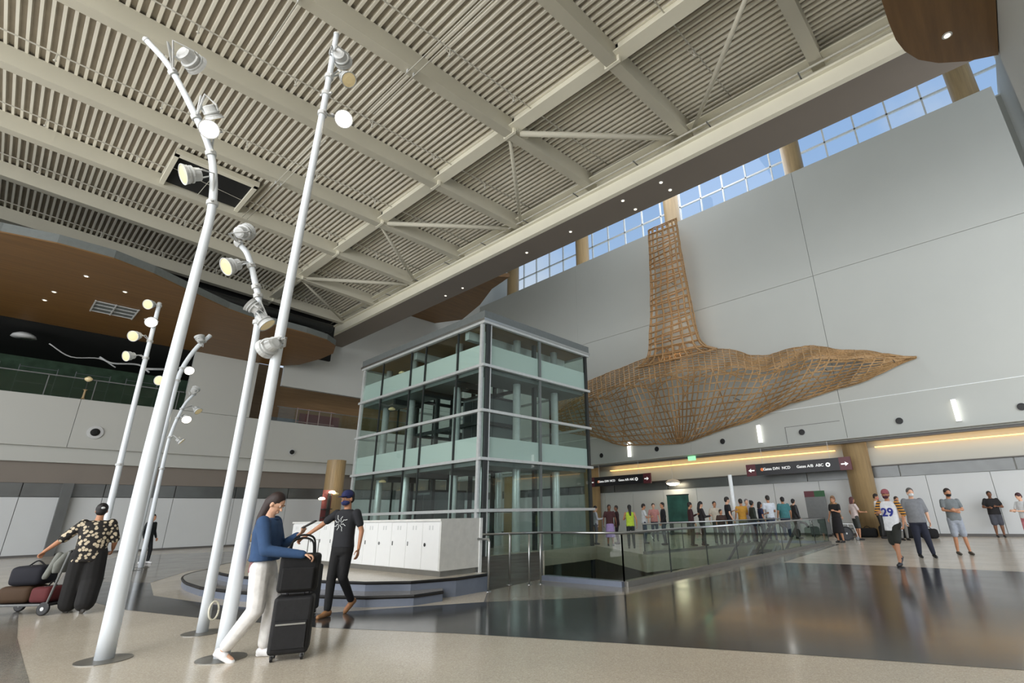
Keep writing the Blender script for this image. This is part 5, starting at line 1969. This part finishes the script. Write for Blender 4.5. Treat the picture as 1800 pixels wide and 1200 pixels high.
# leaf shirt cart
ct = empty('luggage_cart', (1.02, 12.75, 0), math.atan2(-IL.x, IL.y))
tag(ct, 'luggage cart with four small wheels at the left picture edge', 'luggage cart')
link('base_frame', bx(-.25, .25, -.5, .5, .14, .17), 'dark_steel', ct)
for x_ in (-.24, .24):
    link('side_tube', tb([(x_, .5, .16), (x_, -.45, .16), (x_, -.6, .95)], .018, 8), 'fixture_dark', ct)
    for y_ in (-.42, .45):
        wh = link('wheel', lt([(.085, -.02), (.1, -.012), (.1, .012), (.085, .02)], 18, aim((x_, y_, .1), (1, 0, 0))), 'black', ct)
        link('hub', lt([(.03, -.025), (.03, .025)], 10, aim((x_, y_, .1), (1, 0, 0))), 'fixture', wh)
link('push_bar', tb([(-.24, -.6, .95), (.24, -.6, .95)], .02, 8), 'black', ct)
M['navy'] = mat('navy_bag', (15, 16, 28), .8)
M['redbag'] = mat('dull_red_bag', (84, 26, 28), .8)
M['ochre'] = mat('brown_orange_bag', (64, 44, 24), .8)
M['lightgrey'] = mat('light_grey_jacket', (120, 122, 116), .9, var=.12, bump=.3)
for (nm, lx, ly, z0, sx, sy, sz, mt_, lab, yw) in (
        ('duffel_bag', 0, .22, .175, .21, .25, .26, 'ochre', 'brown and orange soft bag low at the front of the cart', .1),
        ('duffel_bag', 0, -.24, .175, .2, .17, .24, 'redbag', 'dull red bag low on the cart by the handle side', -.1),
        ('duffel_bag', 0, .12, .44, .22, .24, .3, 'navy', 'navy and black bag on top of the brown one on the cart', .2)):
    wp = ct.matrix_world if False else (Matrix.Translation(ct.location) @ Matrix.Rotation(ct.rotation_euler.z, 4, 'Z'))
    l_ = wp @ Vector((lx, ly, z0))
    o = empty(nm, l_, ct.rotation_euler.z+yw)
    tag(o, lab, 'bag')
    bm = bmesh.new()
    rbox(bm, -sx, sx, -sy, sy, 0, sz, min(sx, sy, sz)*.35)
    link('bag_body', bm, mt_, o, smooth=True)
    link('bag_handle', tb(smooth_path([(0, -sy*.5, sz-.01), (0, 0, sz+.07), (0, sy*.5, sz-.01)], 5), .012, 6), 'black_bag', o)
    link('zip', bx(-sx*.6, sx*.6, -.006, .006, sz-.002, sz+.004), 'fixture_dark', o)
wp = Matrix.Translation(ct.location) @ Matrix.Rotation(ct.rotation_euler.z, 4, 'Z')
jk = empty('folded_jacket', wp @ Vector((0, -.36, .62)), ct.rotation_euler.z)
tag(jk, 'light grey jacket draped over the cart beside the person in the leaf shirt', 'jacket')
bm = bmesh.new()
loft(bm, [((0, 0, 0), .2, .07), ((0, -.03, .15), .24, .09), ((.02, -.08, .3), .2, .07), ((.03, -.12, .36), .12, .04)])
fuse('jacket_body', bm, .02, 'lightgrey', jk, 3)
bm = bmesh.new()
cap_(bm, (-.16, 0, .28), (-.2, .1, -.05), .055, .045)
fuse('jacket_sleeve', bm, .02, 'lightgrey', jk, 2)
# luggage pile at the column
pile = [(29.0, 5.9, .0, .42, .3, .42, 'black duffel at the left end of the pile by the column'), (28.95, 5.0, 0, .36, .36, .55, 'big black bag in the middle of the pile by the column'),
        (28.8, 4.2, 0, .34, .34, .5, 'black bag at the right end of the pile by the column'), (28.9, 4.9, .62, .34, .32, .38, 'black bag on top of the pile by the column'), (28.5, 3.4, 0, .3, .28, .4, 'small black bag apart, right of the pile by the column')]
for (x_, y_, z_, a, b, c, lab) in pile:
    o = empty('duffel_bag', (x_, y_, z_), .2*(y_-5))
    tag(o, lab, 'bag', 'black luggage piled by the tan column')
    bm = bmesh.new()
    rbox(bm, -b, b, -a, a, 0, c, .12)
    link('bag_body', bm, 'black_bag', o, smooth=True)
    link('bag_handle', tb(smooth_path([(0, -.15, c-.01), (0, 0, c+.08), (0, .15, c-.01)], 4), .015, 6), 'black_case', o)
# wheelchair with a dark bag
wc = empty('wheelchair', (26.0, 6.15, 0), math.atan2(-IR.x, IR.y))
tag(wc, 'black wheelchair standing right beside the woman in the long black dress', 'wheelchair')
link('seat', bx(-.22, .22, -.2, .25, .46, .52), 'black', wc)
link('backrest', bx(-.22, .22, -.26, -.2, .5, .95), 'black', wc)
for s_ in (-.26, .26):
    wh = link('wheel', lt([(.28, -.015), (.3, -.01), (.3, .01), (.28, .015), (.24, 0)], 24, aim((s_, -.12, .3), (1, 0, 0))), 'black', wc)
    link('hub', lt([(.04, -.03), (.04, .03)], 12, aim((s_, -.12, .3), (1, 0, 0))), 'fixture', wh)
    link('caster', lt([(.07, -.015), (.08, 0), (.07, .015)], 14, aim((s_*.85, .35, .08), (1, 0, 0))), 'fixture_dark', wc)
    link('frame_tube', tb([(s_*.9, -.3, .95), (s_*.9, -.22, .7), (s_*.9, .25, .68), (s_*.9, .38, .12)], .014, 6), 'steel', wc)
    link('push_handle', tb([(s_*.9, -.26, .92), (s_*.9, -.4, .94)], .018, 6), 'black', wc)
link('footrest', bx(-.18, .18, .4, .5, .1, .12), 'fixture_dark', wc)
